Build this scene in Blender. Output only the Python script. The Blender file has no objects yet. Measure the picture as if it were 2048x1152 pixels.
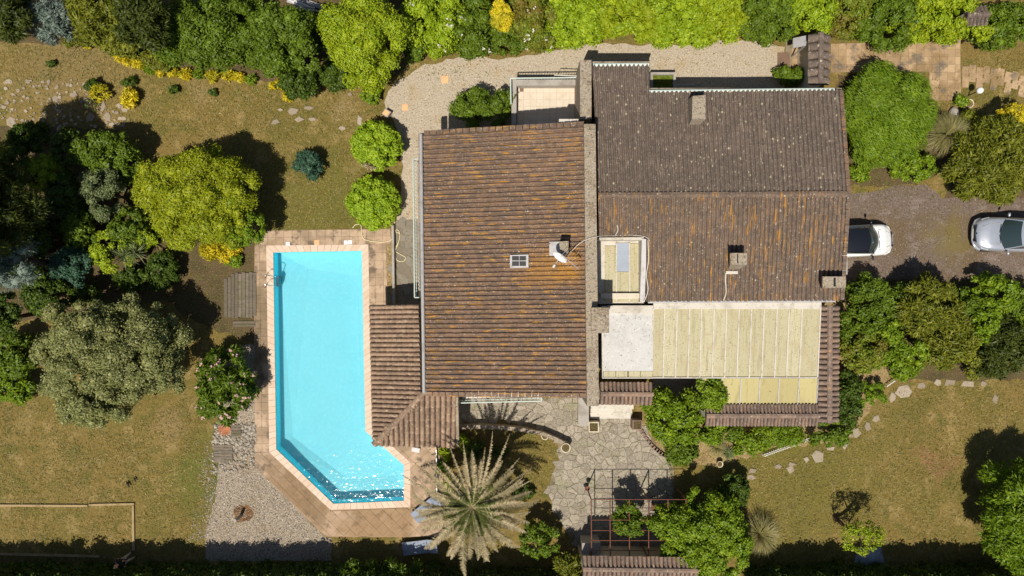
import bpy, bmesh, math, random
import numpy as np
from mathutils import Vector, Matrix, noise as mnoise
from mathutils.geometry import tessellate_polygon

# ------------------------------------------------------------------ camera, sky, sun
S = bpy.context.scene
H = 37.84            # drone height above the ground, metres
SC = 37.0            # photo pixels per metre on the ground
COL = S.collection

cam_d = bpy.data.cameras.new('camera'); cam = bpy.data.objects.new('camera', cam_d); COL.objects.link(cam)
cam.location = (0, 0, H); cam.rotation_euler = (0, 0, 0)
cam_d.sensor_width = 36; cam_d.lens = 36 * SC * H / 2048; cam_d.clip_end = 500
S.camera = cam

SUN = Vector((-0.200, -0.455, 1.0)).normalized()       # towards the sun
w = bpy.data.worlds.new('World'); S.world = w; w.use_nodes = True
nt = w.node_tree; bgn = nt.nodes['Background']
sky = nt.nodes.new('ShaderNodeTexSky'); sky.sky_type = 'NISHITA'; sky.sun_disc = False
sky.sun_elevation = math.asin(SUN.z); sky.sun_rotation = math.atan2(SUN.x, SUN.y)
nt.links.new(sky.outputs[0], bgn.inputs[0]); bgn.inputs[1].default_value = 0.06
sl = bpy.data.lights.new('sun', 'SUN'); sl.energy = 4.6; sl.angle = math.radians(0.5); sl.color = (1, .95, .86)
so = bpy.data.objects.new('sun', sl); COL.objects.link(so); so.location = (0, 0, 30)
so.rotation_euler = (-SUN).to_track_quat('-Z', 'Y').to_euler()
S.view_settings.view_transform = 'Standard'; S.view_settings.look = 'None'
S.view_settings.exposure = 0.15; S.view_settings.gamma = 1

random.seed(7)
R = random.Random(11)
rng = np.random.default_rng(5)

# ------------------------------------------------------------------ helpers
def P(px, py, z=0.0):
    k = (1 - z / H) / SC
    return Vector(((px - 1024) * k, (576 - py) * k, z))
def MP(r, z=0.0): return r * (1 - z / H) / SC       # pixels to metres at height z

def lin(*c):
    if len(c) == 1: c = c[0]
    return tuple(((v / 255) / 12.92 if v / 255 <= .04045 else ((v / 255 + .055) / 1.055) ** 2.4) for v in c)

def ob(name, mesh, parent=None, mat=None, **kw):
    o = bpy.data.objects.new(name, mesh); COL.objects.link(o)
    if parent: o.parent = parent
    if mat is not None and mesh is not None and not mesh.materials: mesh.materials.append(mat)
    for k, v in kw.items(): o[k] = v
    return o
def thing(name, label, cat, loc=(0, 0, 0), group=None, rz=0.0):
    o = bpy.data.objects.new(name, None); COL.objects.link(o); o.location = loc; o.rotation_euler = (0, 0, rz)
    o.empty_display_size = .2
    o['label'] = label; o['category'] = cat
    if group: o['group'] = group
    return o
def tag(o, label, cat, group=None):
    o['label'] = label; o['category'] = cat
    if group: o['group'] = group
    return o
def struct(o, label=None, cat=None):
    o['kind'] = 'structure'
    if label: o['label'] = label
    if cat: o['category'] = cat
    return o

class MB:
    """collects simple solids, links them as one mesh"""
    def __init__(s): s.v = []; s.f = []
    def add(s, vs, fs):
        b = len(s.v); s.v += [tuple(v) for v in vs]; s.f += [tuple(b + i for i in f) for f in fs]; return s
    def box(s, a, b):
        x0, y0, z0 = a; x1, y1, z1 = b
        if x0 > x1: x0, x1 = x1, x0
        if y0 > y1: y0, y1 = y1, y0
        if z0 > z1: z0, z1 = z1, z0
        return s.add([(x0,y0,z0),(x1,y0,z0),(x1,y1,z0),(x0,y1,z0),(x0,y0,z1),(x1,y0,z1),(x1,y1,z1),(x0,y1,z1)],
                     [(0,3,2,1),(4,5,6,7),(0,1,5,4),(1,2,6,5),(2,3,7,6),(3,0,4,7)])
    def prism(s, poly, z0, z1):
        """poly: list of xy (or xyz, then z1 is ignored); closed solid"""
        n = len(poly)
        if sum(poly[i][0]*poly[(i+1)%n][1]-poly[(i+1)%n][0]*poly[i][1] for i in range(n)) < 0: poly = list(poly)[::-1]
        top = [(p[0], p[1], p[2] if len(p) > 2 else z1) for p in poly]
        bot = [(p[0], p[1], z0) for p in poly]
        return s.add(bot + top, [tuple(range(n))[::-1], tuple(range(n, 2*n))] + [(i, (i+1)%n, n+(i+1)%n, n+i) for i in range(n)])
    def slab(s, poly3, t):
        """polygon in space thickened downwards by t"""
        n = len(poly3)
        if sum(poly3[i][0]*poly3[(i+1)%n][1]-poly3[(i+1)%n][0]*poly3[i][1] for i in range(n)) < 0: poly3 = list(poly3)[::-1]
        bot = [(p[0], p[1], p[2]-t) for p in poly3]
        return s.add(bot + list(poly3), [tuple(range(n))[::-1], tuple(range(n, 2*n))] + [(i, (i+1)%n, n+(i+1)%n, n+i) for i in range(n)])
    def tube(s, pts, r, n=6, r1=None, cap=True):
        pts = [Vector(p) for p in pts]; b = len(s.v); m = len(pts)
        ref = Vector((0, 0, 1))
        for i, p in enumerate(pts):
            d = (pts[min(i+1, m-1)] - pts[max(i-1, 0)]).normalized()
            if abs(d.dot(ref)) > .95: a = d.cross(Vector((1, 0, 0))).normalized()
            else: a = d.cross(ref).normalized()
            c = d.cross(a)
            rr = r if r1 is None else r + (r1 - r) * i / max(1, m-1)
            for k in range(n):
                t = 2*math.pi*k/n; s.v.append(tuple(p + a*math.cos(t)*rr + c*math.sin(t)*rr))
        for i in range(m-1):
            for k in range(n):
                s.f.append((b+i*n+k, b+i*n+(k+1)%n, b+(i+1)*n+(k+1)%n, b+(i+1)*n+k))
        if cap:
            s.f.append(tuple(b+k for k in range(n))[::-1]); s.f.append(tuple(b+(m-1)*n+k for k in range(n)))
        return s
    def lathe(s, prof, c, n=20, closed=True):
        b = len(s.v); m = len(prof)
        for (r, z) in prof:
            for k in range(n):
                t = 2*math.pi*k/n; s.v.append((c[0]+r*math.cos(t), c[1]+r*math.sin(t), c[2]+z))
        for i in range(m-1):
            for k in range(n):
                s.f.append((b+i*n+k, b+i*n+(k+1)%n, b+(i+1)*n+(k+1)%n, b+(i+1)*n+k))
        if closed:
            s.f.append(tuple(b+k for k in range(n))[::-1]); s.f.append(tuple(b+(m-1)*n+k for k in range(n)))
        return s
    def mesh(s, name, smooth=False):
        me = bpy.data.meshes.new(name); me.from_pydata(s.v, [], s.f); me.update()
        if smooth: me.polygons.foreach_set('use_smooth', [True]*len(me.polygons))
        return me
    def build(s, name, mat, parent=None, smooth=False, **kw):
        return ob(name, s.mesh(name, smooth), parent, mat, **kw)

def npmesh(name, V, F):
    """V (n,3), F (m,k) with k = 3 or 4"""
    me = bpy.data.meshes.new(name); V = np.ascontiguousarray(V, dtype=np.float32); F = np.ascontiguousarray(F, dtype=np.int32)
    m, k = F.shape
    me.vertices.add(len(V)); me.vertices.foreach_set('co', V.ravel())
    me.loops.add(m*k); me.loops.foreach_set('vertex_index', F.ravel())
    me.polygons.add(m); me.polygons.foreach_set('loop_start', np.arange(0, m*k, k, dtype=np.int32))
    me.update(calc_edges=True)
    return me

def inside(pt, poly):
    x, y = pt[0], pt[1]; c = False; n = len(poly); j = n-1
    for i in range(n):
        xi, yi = poly[i][0], poly[i][1]; xj, yj = poly[j][0], poly[j][1]
        if (yi > y) != (yj > y) and x < (xj-xi)*(y-yi)/(yj-yi)+xi: c = not c
        j = i
    return c
def area(poly):
    n = len(poly)
    return .5*sum(poly[i][0]*poly[(i+1)%n][1]-poly[(i+1)%n][0]*poly[i][1] for i in range(n))
def ccw(poly): return list(poly) if area(poly) > 0 else list(poly)[::-1]
def clip_half(poly, p, nrm):
    """keep the side where (q-p).nrm <= 0"""
    out = []; n = len(poly)
    for i in range(n):
        a = poly[i]; b = poly[(i+1)%n]
        da = (a[0]-p[0])*nrm[0]+(a[1]-p[1])*nrm[1]; db = (b[0]-p[0])*nrm[0]+(b[1]-p[1])*nrm[1]
        if da <= 0: out.append(a)
        if da*db < 0:
            t = da/(da-db); out.append((a[0]+(b[0]-a[0])*t, a[1]+(b[1]-a[1])*t))
    return out
def clip_convex(poly, reg):
    reg = ccw(reg); n = len(reg)
    for i in range(n):
        a = reg[i]; b = reg[(i+1)%n]
        poly = clip_half(poly, a, ((b[1]-a[1]), -(b[0]-a[0])))
        if len(poly) < 3: return []
    return poly
def centroid(poly): return (sum(p[0] for p in poly)/len(poly), sum(p[1] for p in poly)/len(poly))
def inset(poly, d):
    c = centroid(poly); out = []
    for p in poly:
        l = math.hypot(p[0]-c[0], p[1]-c[1]); k = max(0.2, (l-d)/l) if l > 0 else 1
        out.append((c[0]+(p[0]-c[0])*k, c[1]+(p[1]-c[1])*k))
    return out
def PX(pts, z=0.0): return [tuple(P(a, b, z))[:2] for a, b in pts]
def rough_edge(poly, step=.35, amp=.07, seed=1):
    out = []; n = len(poly); r = random.Random(seed)
    for i in range(n):
        a = poly[i]; b = poly[(i+1)%n]; L = math.hypot(b[0]-a[0], b[1]-a[1]); m = max(1, int(L/step))
        for k in range(m):
            t = k/m; out.append((a[0]+(b[0]-a[0])*t+r.uniform(-amp, amp), a[1]+(b[1]-a[1])*t+r.uniform(-amp, amp)))
    return out
def voronoi(poly, sp, r, jit=.42):
    xs = [p[0] for p in poly]; ys = [p[1] for p in poly]; seeds = {}
    i0, i1 = int(min(xs)/sp)-2, int(max(xs)/sp)+2; j0, j1 = int(min(ys)/sp)-2, int(max(ys)/sp)+2
    for i in range(i0, i1+1):
        for j in range(j0, j1+1):
            seeds[i, j] = ((i+.5+r.uniform(-jit, jit))*sp, (j+.5+r.uniform(-jit, jit))*sp)
    out = []
    for (i, j), s in seeds.items():
        if not inside(s, poly): continue
        c = [(s[0]-2*sp, s[1]-2*sp), (s[0]+2*sp, s[1]-2*sp), (s[0]+2*sp, s[1]+2*sp), (s[0]-2*sp, s[1]+2*sp)]
        for a in range(-2, 3):
            for b in range(-2, 3):
                q = seeds.get((i+a, j+b))
                if q is None or (a == 0 and b == 0): continue
                c = clip_half(c, ((s[0]+q[0])/2, (s[1]+q[1])/2), (q[0]-s[0], q[1]-s[1]))
                if len(c) < 3: break
            if len(c) < 3: break
        if len(c) >= 3 and abs(area(c)) > .01: out.append(c)
    return out
def sheet(name, poly, z, mat, holes=(), **kw):
    """flat ground sheet, optionally with holes"""
    loops = [[Vector((p[0], p[1], 0)) for p in ccw(poly)]] + [[Vector((p[0], p[1], 0)) for p in ccw(h)[::-1]] for h in holes]
    tris = tessellate_polygon(loops); vs = [(v.x, v.y, z) for l in loops for v in l]
    fs = []
    for t in tris:
        a, b, c = (vs[i] for i in t)
        fs.append(t if (b[0]-a[0])*(c[1]-a[1])-(c[0]-a[0])*(b[1]-a[1]) > 0 else t[::-1])
    me = bpy.data.meshes.new(name); me.from_pydata(vs, [], [tuple(f) for f in fs]); me.update()
    return ob(name, me, None, mat, **kw)

# ------------------------------------------------------------------ materials
def nodes(name):
    m = bpy.data.materials.new(name); m.use_nodes = True
    return m, m.node_tree, m.node_tree.nodes['Principled BSDF']
def layer(nt, prev, kind, scale, lo, hi, col, amt=1.0, off=(0, 0, 0), detail=6):
    """mixes col over prev where a world-space pattern lies between lo and hi"""
    N = nt.nodes; L = nt.links
    if kind in ('island', 'objrand'):
        if kind == 'island': g = N.new('ShaderNodeNewGeometry'); src = g.outputs['Random Per Island']
        else: g = N.new('ShaderNodeObjectInfo'); src = g.outputs['Random']
    elif kind == 'tile':
        g = N.new('ShaderNodeNewGeometry'); o = N.new('ShaderNodeObjectInfo')
        ad = N.new('ShaderNodeMath'); ad.operation = 'MULTIPLY_ADD'; ad.inputs[1].default_value = 7.31
        L.new(g.outputs['Random Per Island'], ad.inputs[0]); L.new(o.outputs['Random'], ad.inputs[2])
        fr = N.new('ShaderNodeMath'); fr.operation = 'FRACT'; L.new(ad.outputs[0], fr.inputs[0])
        m2 = N.new('ShaderNodeMath'); m2.operation = 'MULTIPLY_ADD'; m2.inputs[1].default_value = 3.7; m2.inputs[2].default_value = scale
        L.new(fr.outputs[0], m2.inputs[0]); f2 = N.new('ShaderNodeMath'); f2.operation = 'FRACT'; L.new(m2.outputs[0], f2.inputs[0]); src = f2.outputs[0]
    elif kind == 'spot':                       # off = centre (x, y), scale = radius
        g = N.new('ShaderNodeNewGeometry'); d = N.new('ShaderNodeVectorMath'); d.operation = 'DISTANCE'
        nz = N.new('ShaderNodeTexNoise'); nz.inputs['Scale'].default_value = 1.1; nz.inputs['Detail'].default_value = 6
        L.new(g.outputs['Position'], nz.inputs['Vector']); L.new(g.outputs['Position'], d.inputs[0]); d.inputs[1].default_value = (off[0], off[1], off[2] if len(off) > 2 else 0)
        a = N.new('ShaderNodeMath'); a.operation = 'DIVIDE'; a.inputs[1].default_value = scale; L.new(d.outputs['Value'], a.inputs[0])
        b = N.new('ShaderNodeMath'); b.operation = 'MULTIPLY_ADD'; b.inputs[1].default_value = 1.3; b.inputs[2].default_value = 0
        L.new(nz.outputs[0], b.inputs[0])
        c = N.new('ShaderNodeMath'); c.operation = 'ADD'; L.new(a.outputs[0], c.inputs[0]); L.new(b.outputs[0], c.inputs[1]); src = c.outputs[0]
    else:
        g = N.new('ShaderNodeNewGeometry'); mp = N.new('ShaderNodeMapping')
        mp.inputs['Scale'].default_value = scale if isinstance(scale, tuple) else (scale,)*3
        mp.inputs['Location'].default_value = off
        L.new(g.outputs['Position'], mp.inputs['Vector'])
        if kind == 'noise':
            t = N.new('ShaderNodeTexNoise'); t.inputs['Scale'].default_value = 1; t.inputs['Detail'].default_value = detail; src = t.outputs[0]
            t.inputs['Roughness'].default_value = .6
        elif kind == 'vor':
            t = N.new('ShaderNodeTexVoronoi'); t.inputs['Scale'].default_value = 1; src = t.outputs['Distance']
        elif kind == 'cell':
            t = N.new('ShaderNodeTexVoronoi'); t.inputs['Scale'].default_value = 1
            sp = N.new('ShaderNodeSeparateColor'); L.new(t.outputs['Color'], sp.inputs[0]); src = sp.outputs[0]
        elif kind == 'edge':
            t = N.new('ShaderNodeTexVoronoi'); t.inputs['Scale'].default_value = 1; t.feature = 'DISTANCE_TO_EDGE'; src = t.outputs['Distance']
        L.new(mp.outputs[0], t.inputs['Vector'])
    r = N.new('ShaderNodeMapRange'); r.interpolation_type = 'SMOOTHSTEP'
    r.inputs['From Min'].default_value = min(lo, hi); r.inputs['From Max'].default_value = max(lo, hi)
    r.inputs['To Min'].default_value = 0 if hi > lo else amt; r.inputs['To Max'].default_value = amt if hi > lo else 0
    L.new(src, r.inputs['Value'])
    mx = N.new('ShaderNodeMix'); mx.data_type = 'RGBA'
    L.new(r.outputs[0], mx.inputs['Factor'])
    if isinstance(prev, tuple): mx.inputs['A'].default_value = (*prev, 1)
    else: L.new(prev, mx.inputs['A'])
    mx.inputs['B'].default_value = (*col, 1)
    return mx.outputs['Result']
def mat(name, base, layers=(), rough=.85, bump=None, metal=0.0, spec=.3):
    m, nt, b = nodes(name); c = lin(base)
    for l in layers:
        l = list(l); l[4] = lin(l[4]); c = layer(nt, c, *l)
    if isinstance(c, tuple): b.inputs['Base Color'].default_value = (*c, 1)
    else: nt.links.new(c, b.inputs['Base Color'])
    b.inputs['Roughness'].default_value = rough; b.inputs['Metallic'].default_value = metal
    b.inputs['Specular IOR Level'].default_value = spec
    if bump:
        for k, (sc, st, dist) in enumerate(bump):
            g = nt.nodes.new('ShaderNodeNewGeometry'); t = nt.nodes.new('ShaderNodeTexNoise')
            t.inputs['Scale'].default_value = sc; t.inputs['Detail'].default_value = 5
            nt.links.new(g.outputs['Position'], t.inputs['Vector'])
            bp = nt.nodes.new('ShaderNodeBump'); bp.inputs['Strength'].default_value = st; bp.inputs['Distance'].default_value = dist
            nt.links.new(t.outputs[0], bp.inputs['Height'])
            if k: nt.links.new(pb.outputs[0], bp.inputs['Normal'])
            pb = bp
        nt.links.new(pb.outputs[0], b.inputs['Normal'])
    return m
def leafmat(name, a, b_, c_=None, trans=.25, rough=.5, patch=.9, k=.94):
    """leaf: colours a..b by leaf, c_ in patches"""
    a = tuple(v*k for v in a); b_ = tuple(v*(k+.06) for v in b_); c_ = tuple(v*k for v in c_) if c_ else None
    m, nt, b = nodes(name)
    col = layer(nt, lin(a), 'island', 1, 0, 1, lin(b_))
    col = layer(nt, col, 'noise', patch, .42, .66, lin(c_ if c_ else b_), .75)
    col = layer(nt, col, 'noise', 4.0, .35, .7, lin(a), .4)
    nt.links.new(col, b.inputs['Base Color']); b.inputs['Roughness'].default_value = rough
    b.inputs['Specular IOR Level'].default_value = .28
    t = nt.nodes.new('ShaderNodeBsdfTranslucent'); nt.links.new(col, t.inputs['Color'])
    mx = nt.nodes.new('ShaderNodeMixShader'); mx.inputs[0].default_value = trans
    nt.links.new(b.outputs[0], mx.inputs[1]); nt.links.new(t.outputs[0], mx.inputs[2])
    nt.links.new(mx.outputs[0], nt.nodes['Material Output'].inputs['Surface'])
    return m
def plain(name, col, rough=.6, metal=0.0, spec=.5, coat=0.0):
    m, nt, b = nodes(name)
    c = layer(nt, lin(col), 'noise', 3.0, .35, .75, tuple(x*.86 for x in lin(col)), .7)
    nt.links.new(c, b.inputs['Base Color']); b.inputs['Roughness'].default_value = rough
    b.inputs['Metallic'].default_value = metal; b.inputs['Specular IOR Level'].default_value = spec
    b.inputs['Coat Weight'].default_value = coat; b.inputs['Coat Roughness'].default_value = .06
    return m

M = {}
g1 = lambda x, y: tuple(P(x, y))[:2]
M['lawn'] = mat('dry_lawn', (124, 103, 52), [
    ('noise', .22, .42, .62, (106, 97, 40), .8), ('noise', .7, .5, .7, (140, 118, 68), .8, (3, 1, 0)), ('noise', 1.2, .52, .64, (88, 90, 34), .75, (1, 7, 0)), ('noise', .9, .52, .64, (156, 132, 84), .7, (8, 2, 0)),
    ('spot', 6.0, 1.5, .8, (132, 112, 72), .8, g1(150, 130)), ('spot', 5.0, 1.5, .9, (98, 98, 36), .8, g1(640, 420)),
    ('spot', 3.0, 1.6, .9, (86, 98, 34), .8, g1(420, 950)), ('spot', 8.0, 1.6, .9, (108, 100, 40), .8, g1(1600, 930)),
    ('spot', 2.2, 1.3, .8, (136, 96, 66), .8, g1(1870, 925)), ('spot', 1.8, 1.3, .8, (150, 128, 88), .8, g1(690, 215)),
    ('spot', 1.5, 1.3, .8, (150, 128, 88), .7, g1(400, 180)), ('spot', 2.0, 1.3, .8, (142, 118, 80), .7, g1(340, 850)),
    ('noise', 6, .45, .7, (86, 78, 38), .75), ('noise', 13, .52, .7, (166, 144, 96), .65, (9, 0, 0)), ('noise', 15, .54, .7, (62, 54, 28), .65)],
    rough=.95, bump=[(22, .9, .06)])
M['grass'] = leafmat('grass_blades', (116, 104, 44), (166, 144, 80), (98, 98, 36), trans=.2, patch=.35, k=.95)
M['gravel'] = mat('pale_gravel', (182, 167, 145), [
    ('noise', .8, .5, .75, (176, 152, 116), .7), ('noise', 12, .52, .66, (136, 118, 94), .85), ('noise', 14, .54, .68, (226, 212, 190), .8, (4, 4, 0)),
    ('noise', 1.6, .6, .75, (150, 136, 84), .6)], rough=.95, bump=[(34, 1, .05)])
M['pebble_gravel'] = mat('grey_gravel', (162, 146, 126), [
    ('noise', .6, .45, .7, (146, 126, 98), .8), ('noise', 13, .5, .62, (92, 80, 66), .9), ('noise', 14, .54, .64, (214, 202, 184), .9, (7, 2, 0))], rough=.95, bump=[(26, 1, .07)])
M['asphalt'] = mat('brown_asphalt', (110, 95, 84), [
    ('noise', .5, .42, .66, (104, 86, 62), .9), ('noise', 1.4, .5, .7, (134, 120, 112), .8, (5, 0, 0)), ('noise', 5, .5, .68, (96, 80, 58), .7), ('noise', 13, .58, .68, (172, 156, 134), .85),
    ('noise', 12, .52, .66, (70, 58, 46), .8, (2, 8, 0)), ('edge', 1.6, .012, 0.0, (66, 56, 46), .5), ('spot', 2.6, 1.3, .7, (112, 98, 54), .8, g1(1900, 475))], rough=.95, bump=[(30, .8, .03)])
M['soil'] = mat('bare_soil', (92, 76, 50), [('noise', 1.1, .4, .65, (74, 66, 38), .9), ('noise', 2.6, .5, .66, (84, 84, 36), .7), ('noise', 14, .5, .7, (140, 118, 86), .7)], rough=.95, bump=[(18, 1, .06)])
M['deck_joint'] = mat('deck_joint', (158, 132, 104), [('noise', 1.2, .48, .65, (104, 88, 66), .9)], rough=.95)
M['drybed'] = mat('straw_bed', (150, 128, 88), [('noise', 1.1, .45, .65, (122, 100, 62), .9), ('noise', 9, .5, .68, (182, 158, 112), .8), ('noise', 12, .52, .66, (92, 76, 46), .8, (4, 0, 0))], rough=.95, bump=[(14, 1, .06)])
M['mortar'] = mat('mortar', (136, 122, 100), [('noise', 2, .45, .65, (92, 88, 58), .9), ('noise', 20, .5, .7, (84, 74, 58), .7)], rough=.95)
M['flag'] = mat('grey_flagstone', (160, 149, 132), [('objrand', 1, 0, 1, (136, 126, 111), 1), ('noise', 1.0, .5, .7, (132, 130, 92), .6), ('noise', 6, .5, .68, (120, 109, 92), .85), ('noise', 13, .55, .68, (190, 180, 162), .7), ('noise', 12, .56, .66, (92, 84, 70), .8, (3, 6, 0))], rough=.9, bump=[(16, .6, .02)])
M['flag_dark'] = mat('weathered_flagstone', (132, 124, 110), [('objrand', 1, 0, 1, (118, 108, 92), 1), ('noise', 7, .5, .7, (100, 94, 82), .8), ('noise', 30, .52, .7, (160, 152, 138), .6)], rough=.9, bump=[(16, .6, .02)])
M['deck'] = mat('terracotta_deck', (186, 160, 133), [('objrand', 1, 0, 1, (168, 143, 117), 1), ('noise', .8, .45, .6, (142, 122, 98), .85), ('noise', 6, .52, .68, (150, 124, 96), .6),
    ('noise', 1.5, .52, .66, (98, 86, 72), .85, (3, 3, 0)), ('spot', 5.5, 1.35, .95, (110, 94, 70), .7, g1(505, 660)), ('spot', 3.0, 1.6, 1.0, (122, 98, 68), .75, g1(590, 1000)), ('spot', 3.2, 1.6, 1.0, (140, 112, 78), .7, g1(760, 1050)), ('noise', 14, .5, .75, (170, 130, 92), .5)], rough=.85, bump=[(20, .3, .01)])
M['coping'] = mat('pale_coping', (212, 190, 168), [('objrand', 1, 0, 1, (204, 178, 154), .8), ('noise', 1.5, .5, .7, (198, 170, 142), .6), ('noise', 12, .55, .75, (184, 158, 134), .5)], rough=.8)
M['slab'] = mat('terracotta_slab', (180, 152, 118), [('objrand', 1, 0, 1, (156, 130, 98), 1), ('noise', .9, .44, .6, (132, 108, 74), .85), ('noise', 1.1, .52, .64, (104, 94, 82), .85, (6, 1, 0)), ('noise', 12, .5, .75, (198, 166, 124), .4)], rough=.85, bump=[(20, .3, .01)])
M['terrace_tile'] = mat('cream_terrace_tile', (208, 194, 174), [('objrand', 1, 0, 1, (202, 187, 165), .8), ('noise', 2.2, .5, .7, (192, 174, 148), .6)], rough=.8)
def tilemat(name, base, dark, pale, streak, sc, lo, hi, spots, so_=(0,0,0), extra=()):
    return mat(name, base, [('tile', .13, 0, 1, dark, .9), ('noise', .5, .42, .62, dark, .6), ('noise', 5, .45, .7, pale, .55),
        ('noise', sc, lo+.005, hi+.01, streak, .8, so_)] + list(extra) + [('noise', 14, .52, .68, dark, .8), ('noise', 13, .60, .68, (176, 164, 146), .85, (5, 5, 5)),
        ('vor', 2.4, spots, spots*.8, (178, 168, 138), .9), ('vor', 5.0, .11, .08, (200, 190, 172), .8, (3, 3, 0))], rough=.9, bump=[(30, .4, .02)])
M['tile_main'] = tilemat('brown_tile_orange_lichen', (128, 101, 82), (99, 82, 69), (142, 118, 96), (188, 136, 44), (1.5, 9, 3), .54, .66, .10, extra=[('spot', 1.5, 1.5, .8, (184, 130, 40), .6, tuple(P(1130, 530, 5))), ('spot', 1.6, 1.4, .8, (176, 124, 44), .45, tuple(P(1080, 545, 5)))])
M['tile_north'] = tilemat('grey_brown_tile', (110, 95, 83), (92, 80, 71), (130, 114, 100), (150, 136, 120), (9, 1.6, 3), .57, .70, .15)
M['tile_south'] = tilemat('brown_tile_vertical_lichen', (116, 96, 81), (95, 81, 70), (136, 117, 99), (184, 130, 44), (9.0, 1.0, 1.0), .55, .66, .11)
M['tile_canopy'] = tilemat('weathered_canopy_tile', (158, 130, 106), (122, 100, 82), (172, 148, 124), (188, 164, 136), (5, 5, 5), .55, .7, .10)
M['tile_cap'] = tilemat('wall_cap_tile', (142, 116, 98), (108, 92, 82), (162, 140, 120), (188, 132, 66), (2.5, 2.5, 2), .62, .72, .09)
M['underlay'] = plain('roof_underlay', (58, 46, 38), .95)
M['parapet'] = mat('lichen_stone', (150, 136, 116), [('noise', 1.2, .45, .65, (128, 110, 88), .9), ('noise', 8, .5, .66, (92, 82, 70), .9), ('noise', 18, .5, .66, (186, 174, 156), .8, (2, 3, 1)), ('noise', 1.6, .64, .7, (190, 126, 52), .8, (8, 8, 0))], rough=.95, bump=[(14, .8, .03)])
M['render'] = mat('pale_render', (206, 194, 172), [('noise', .9, .45, .65, (188, 174, 150), .8), ('noise', 9, .55, .75, (168, 154, 132), .6)], rough=.92, bump=[(30, .3, .01)])
M['white'] = mat('weathered_white', (198, 190, 176), [('noise', 1.4, .48, .68, (172, 162, 146), .85), ('noise', 7, .56, .68, (138, 128, 112), .7)], rough=.75)
M['flatroof'] = mat('grey_white_flat_roof', (194, 190, 184), [('noise', 1.3, .45, .65, (182, 178, 172), .8), ('noise', 10, .5, .75, (222, 220, 214), .6), ('vor', 4.5, .13, .09, (58, 54, 50), .55), ('noise', 8, .62, .68, (84, 78, 70), .7)], rough=.85)
M['zinc'] = mat('zinc', (176, 172, 170), [('noise', 2.5, .45, .7, (150, 146, 142), .8), ('noise', 20, .55, .7, (120, 112, 104), .5)], rough=.55, metal=.25)
M['cream_panel'] = mat('cream_panel', (184, 175, 142), [('objrand', 1, 0, 1, (175, 165, 131), 1), ('noise', (9, .7, 1), .48, .68, (156, 145, 110), .85), ('noise', 15, .56, .66, (112, 100, 74), .8), ('noise', 1.2, .5, .7, (168, 152, 116), .7)], rough=.6)
M['yellow_panel'] = mat('yellow_panel', (178, 166, 114), [('objrand', 1, 0, 1, (168, 155, 105), 1), ('noise', (5, .8, 1), .5, .7, (150, 138, 94), .7), ('noise', 2.2, .56, .7, (176, 160, 108), .7), ('noise', 9, .66, .7, (70, 58, 40), .8)], rough=.6)
M['greyblue'] = plain('grey_blue_sheet', (152, 160, 172), .5)
M['dark_metal'] = plain('dark_metal', (66, 60, 56), .5, .4)
M['rust'] = mat('rusty_steel', (118, 74, 56), [('noise', 6, .45, .65, (92, 56, 44), .9), ('noise', 20, .55, .7, (150, 104, 84), .6)], rough=.8)
M['pale_iron'] = plain('pale_green_iron', (196, 206, 194), .5)
M['steel'] = plain('stainless_steel', (196, 198, 200), .18, 1.0)
M['wood_grey'] = mat('weathered_timber', (124, 112, 96), [('objrand', 1, 0, 1, (100, 90, 76), 1), ('noise', (3, 14, 3), .45, .68, (84, 76, 64), .8), ('noise', 1.2, .5, .68, (96, 92, 62), .7), ('noise', 14, .55, .7, (158, 148, 130), .5)], rough=.95, bump=[(18, .6, .02)])
M['wood_beam'] = mat('pale_timber_edging', (164, 142, 104), [('noise', 3, .45, .65, (136, 116, 80), .8), ('noise', 16, .5, .7, (110, 92, 64), .6)], rough=.95, bump=[(18, .6, .02)])
M['bark'] = mat('bark', (92, 76, 58), [('noise', 7, .45, .65, (66, 52, 40), .9)], rough=.95, bump=[(12, .8, .04)])
M['stone'] = mat('pale_garden_stone', (166, 152, 132), [('objrand', 1, 0, 1, (140, 126, 106), 1), ('noise', 5, .5, .7, (140, 126, 104), .7)], rough=.92, bump=[(9, .7, .04)])
M['rock'] = mat('pebbles', (168, 158, 142), [('island', 1, 0, 1, (112, 102, 88), 1), ('noise', 8, .5, .7, (196, 188, 172), .5)], rough=.9)
M['concrete'] = mat('concrete', (164, 156, 146), [('noise', 1.6, .45, .65, (140, 132, 120), .8), ('noise', 16, .52, .7, (116, 108, 96), .5)], rough=.92, bump=[(20, .4, .01)])
M['terracotta'] = mat('terracotta_pot', (176, 112, 78), [('noise', 4, .45, .65, (150, 96, 66), .8), ('noise', 14, .55, .7, (196, 150, 120), .6)], rough=.85)
M['potstone'] = mat('cast_stone_pot', (206, 192, 164), [('noise', 4, .45, .65, (176, 160, 132), .8)], rough=.9)
M['liner'] = mat('pool_liner', (178, 200, 204), [('noise', .5, .4, .65, (172, 196, 201), .8), ('noise', 5, .45, .7, (188, 207, 210), .7)], rough=.7)
M['liner_wall_brightened'] = mat('pool_wall_liner_brightened', (112, 234, 250), [('noise', .5, .4, .65, (104, 228, 246), .8)], rough=.7)  # brightened colour stands in for light that water scatters onto the shaded wall
for m_ in (M['liner'], M['liner_wall_brightened']):     # light spreads sideways under water
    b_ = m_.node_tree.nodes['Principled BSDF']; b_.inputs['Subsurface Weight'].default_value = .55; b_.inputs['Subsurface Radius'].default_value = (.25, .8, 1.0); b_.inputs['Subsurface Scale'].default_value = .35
M['hose'] = plain('cream_hose', (222, 206, 160), .6)
M['cable'] = plain('pale_cable', (214, 204, 186), .6)
M['green_hose'] = plain('green_hose', (64, 150, 110), .5)
M['plastic_white'] = plain('white_plastic', (236, 234, 230), .4)
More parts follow.
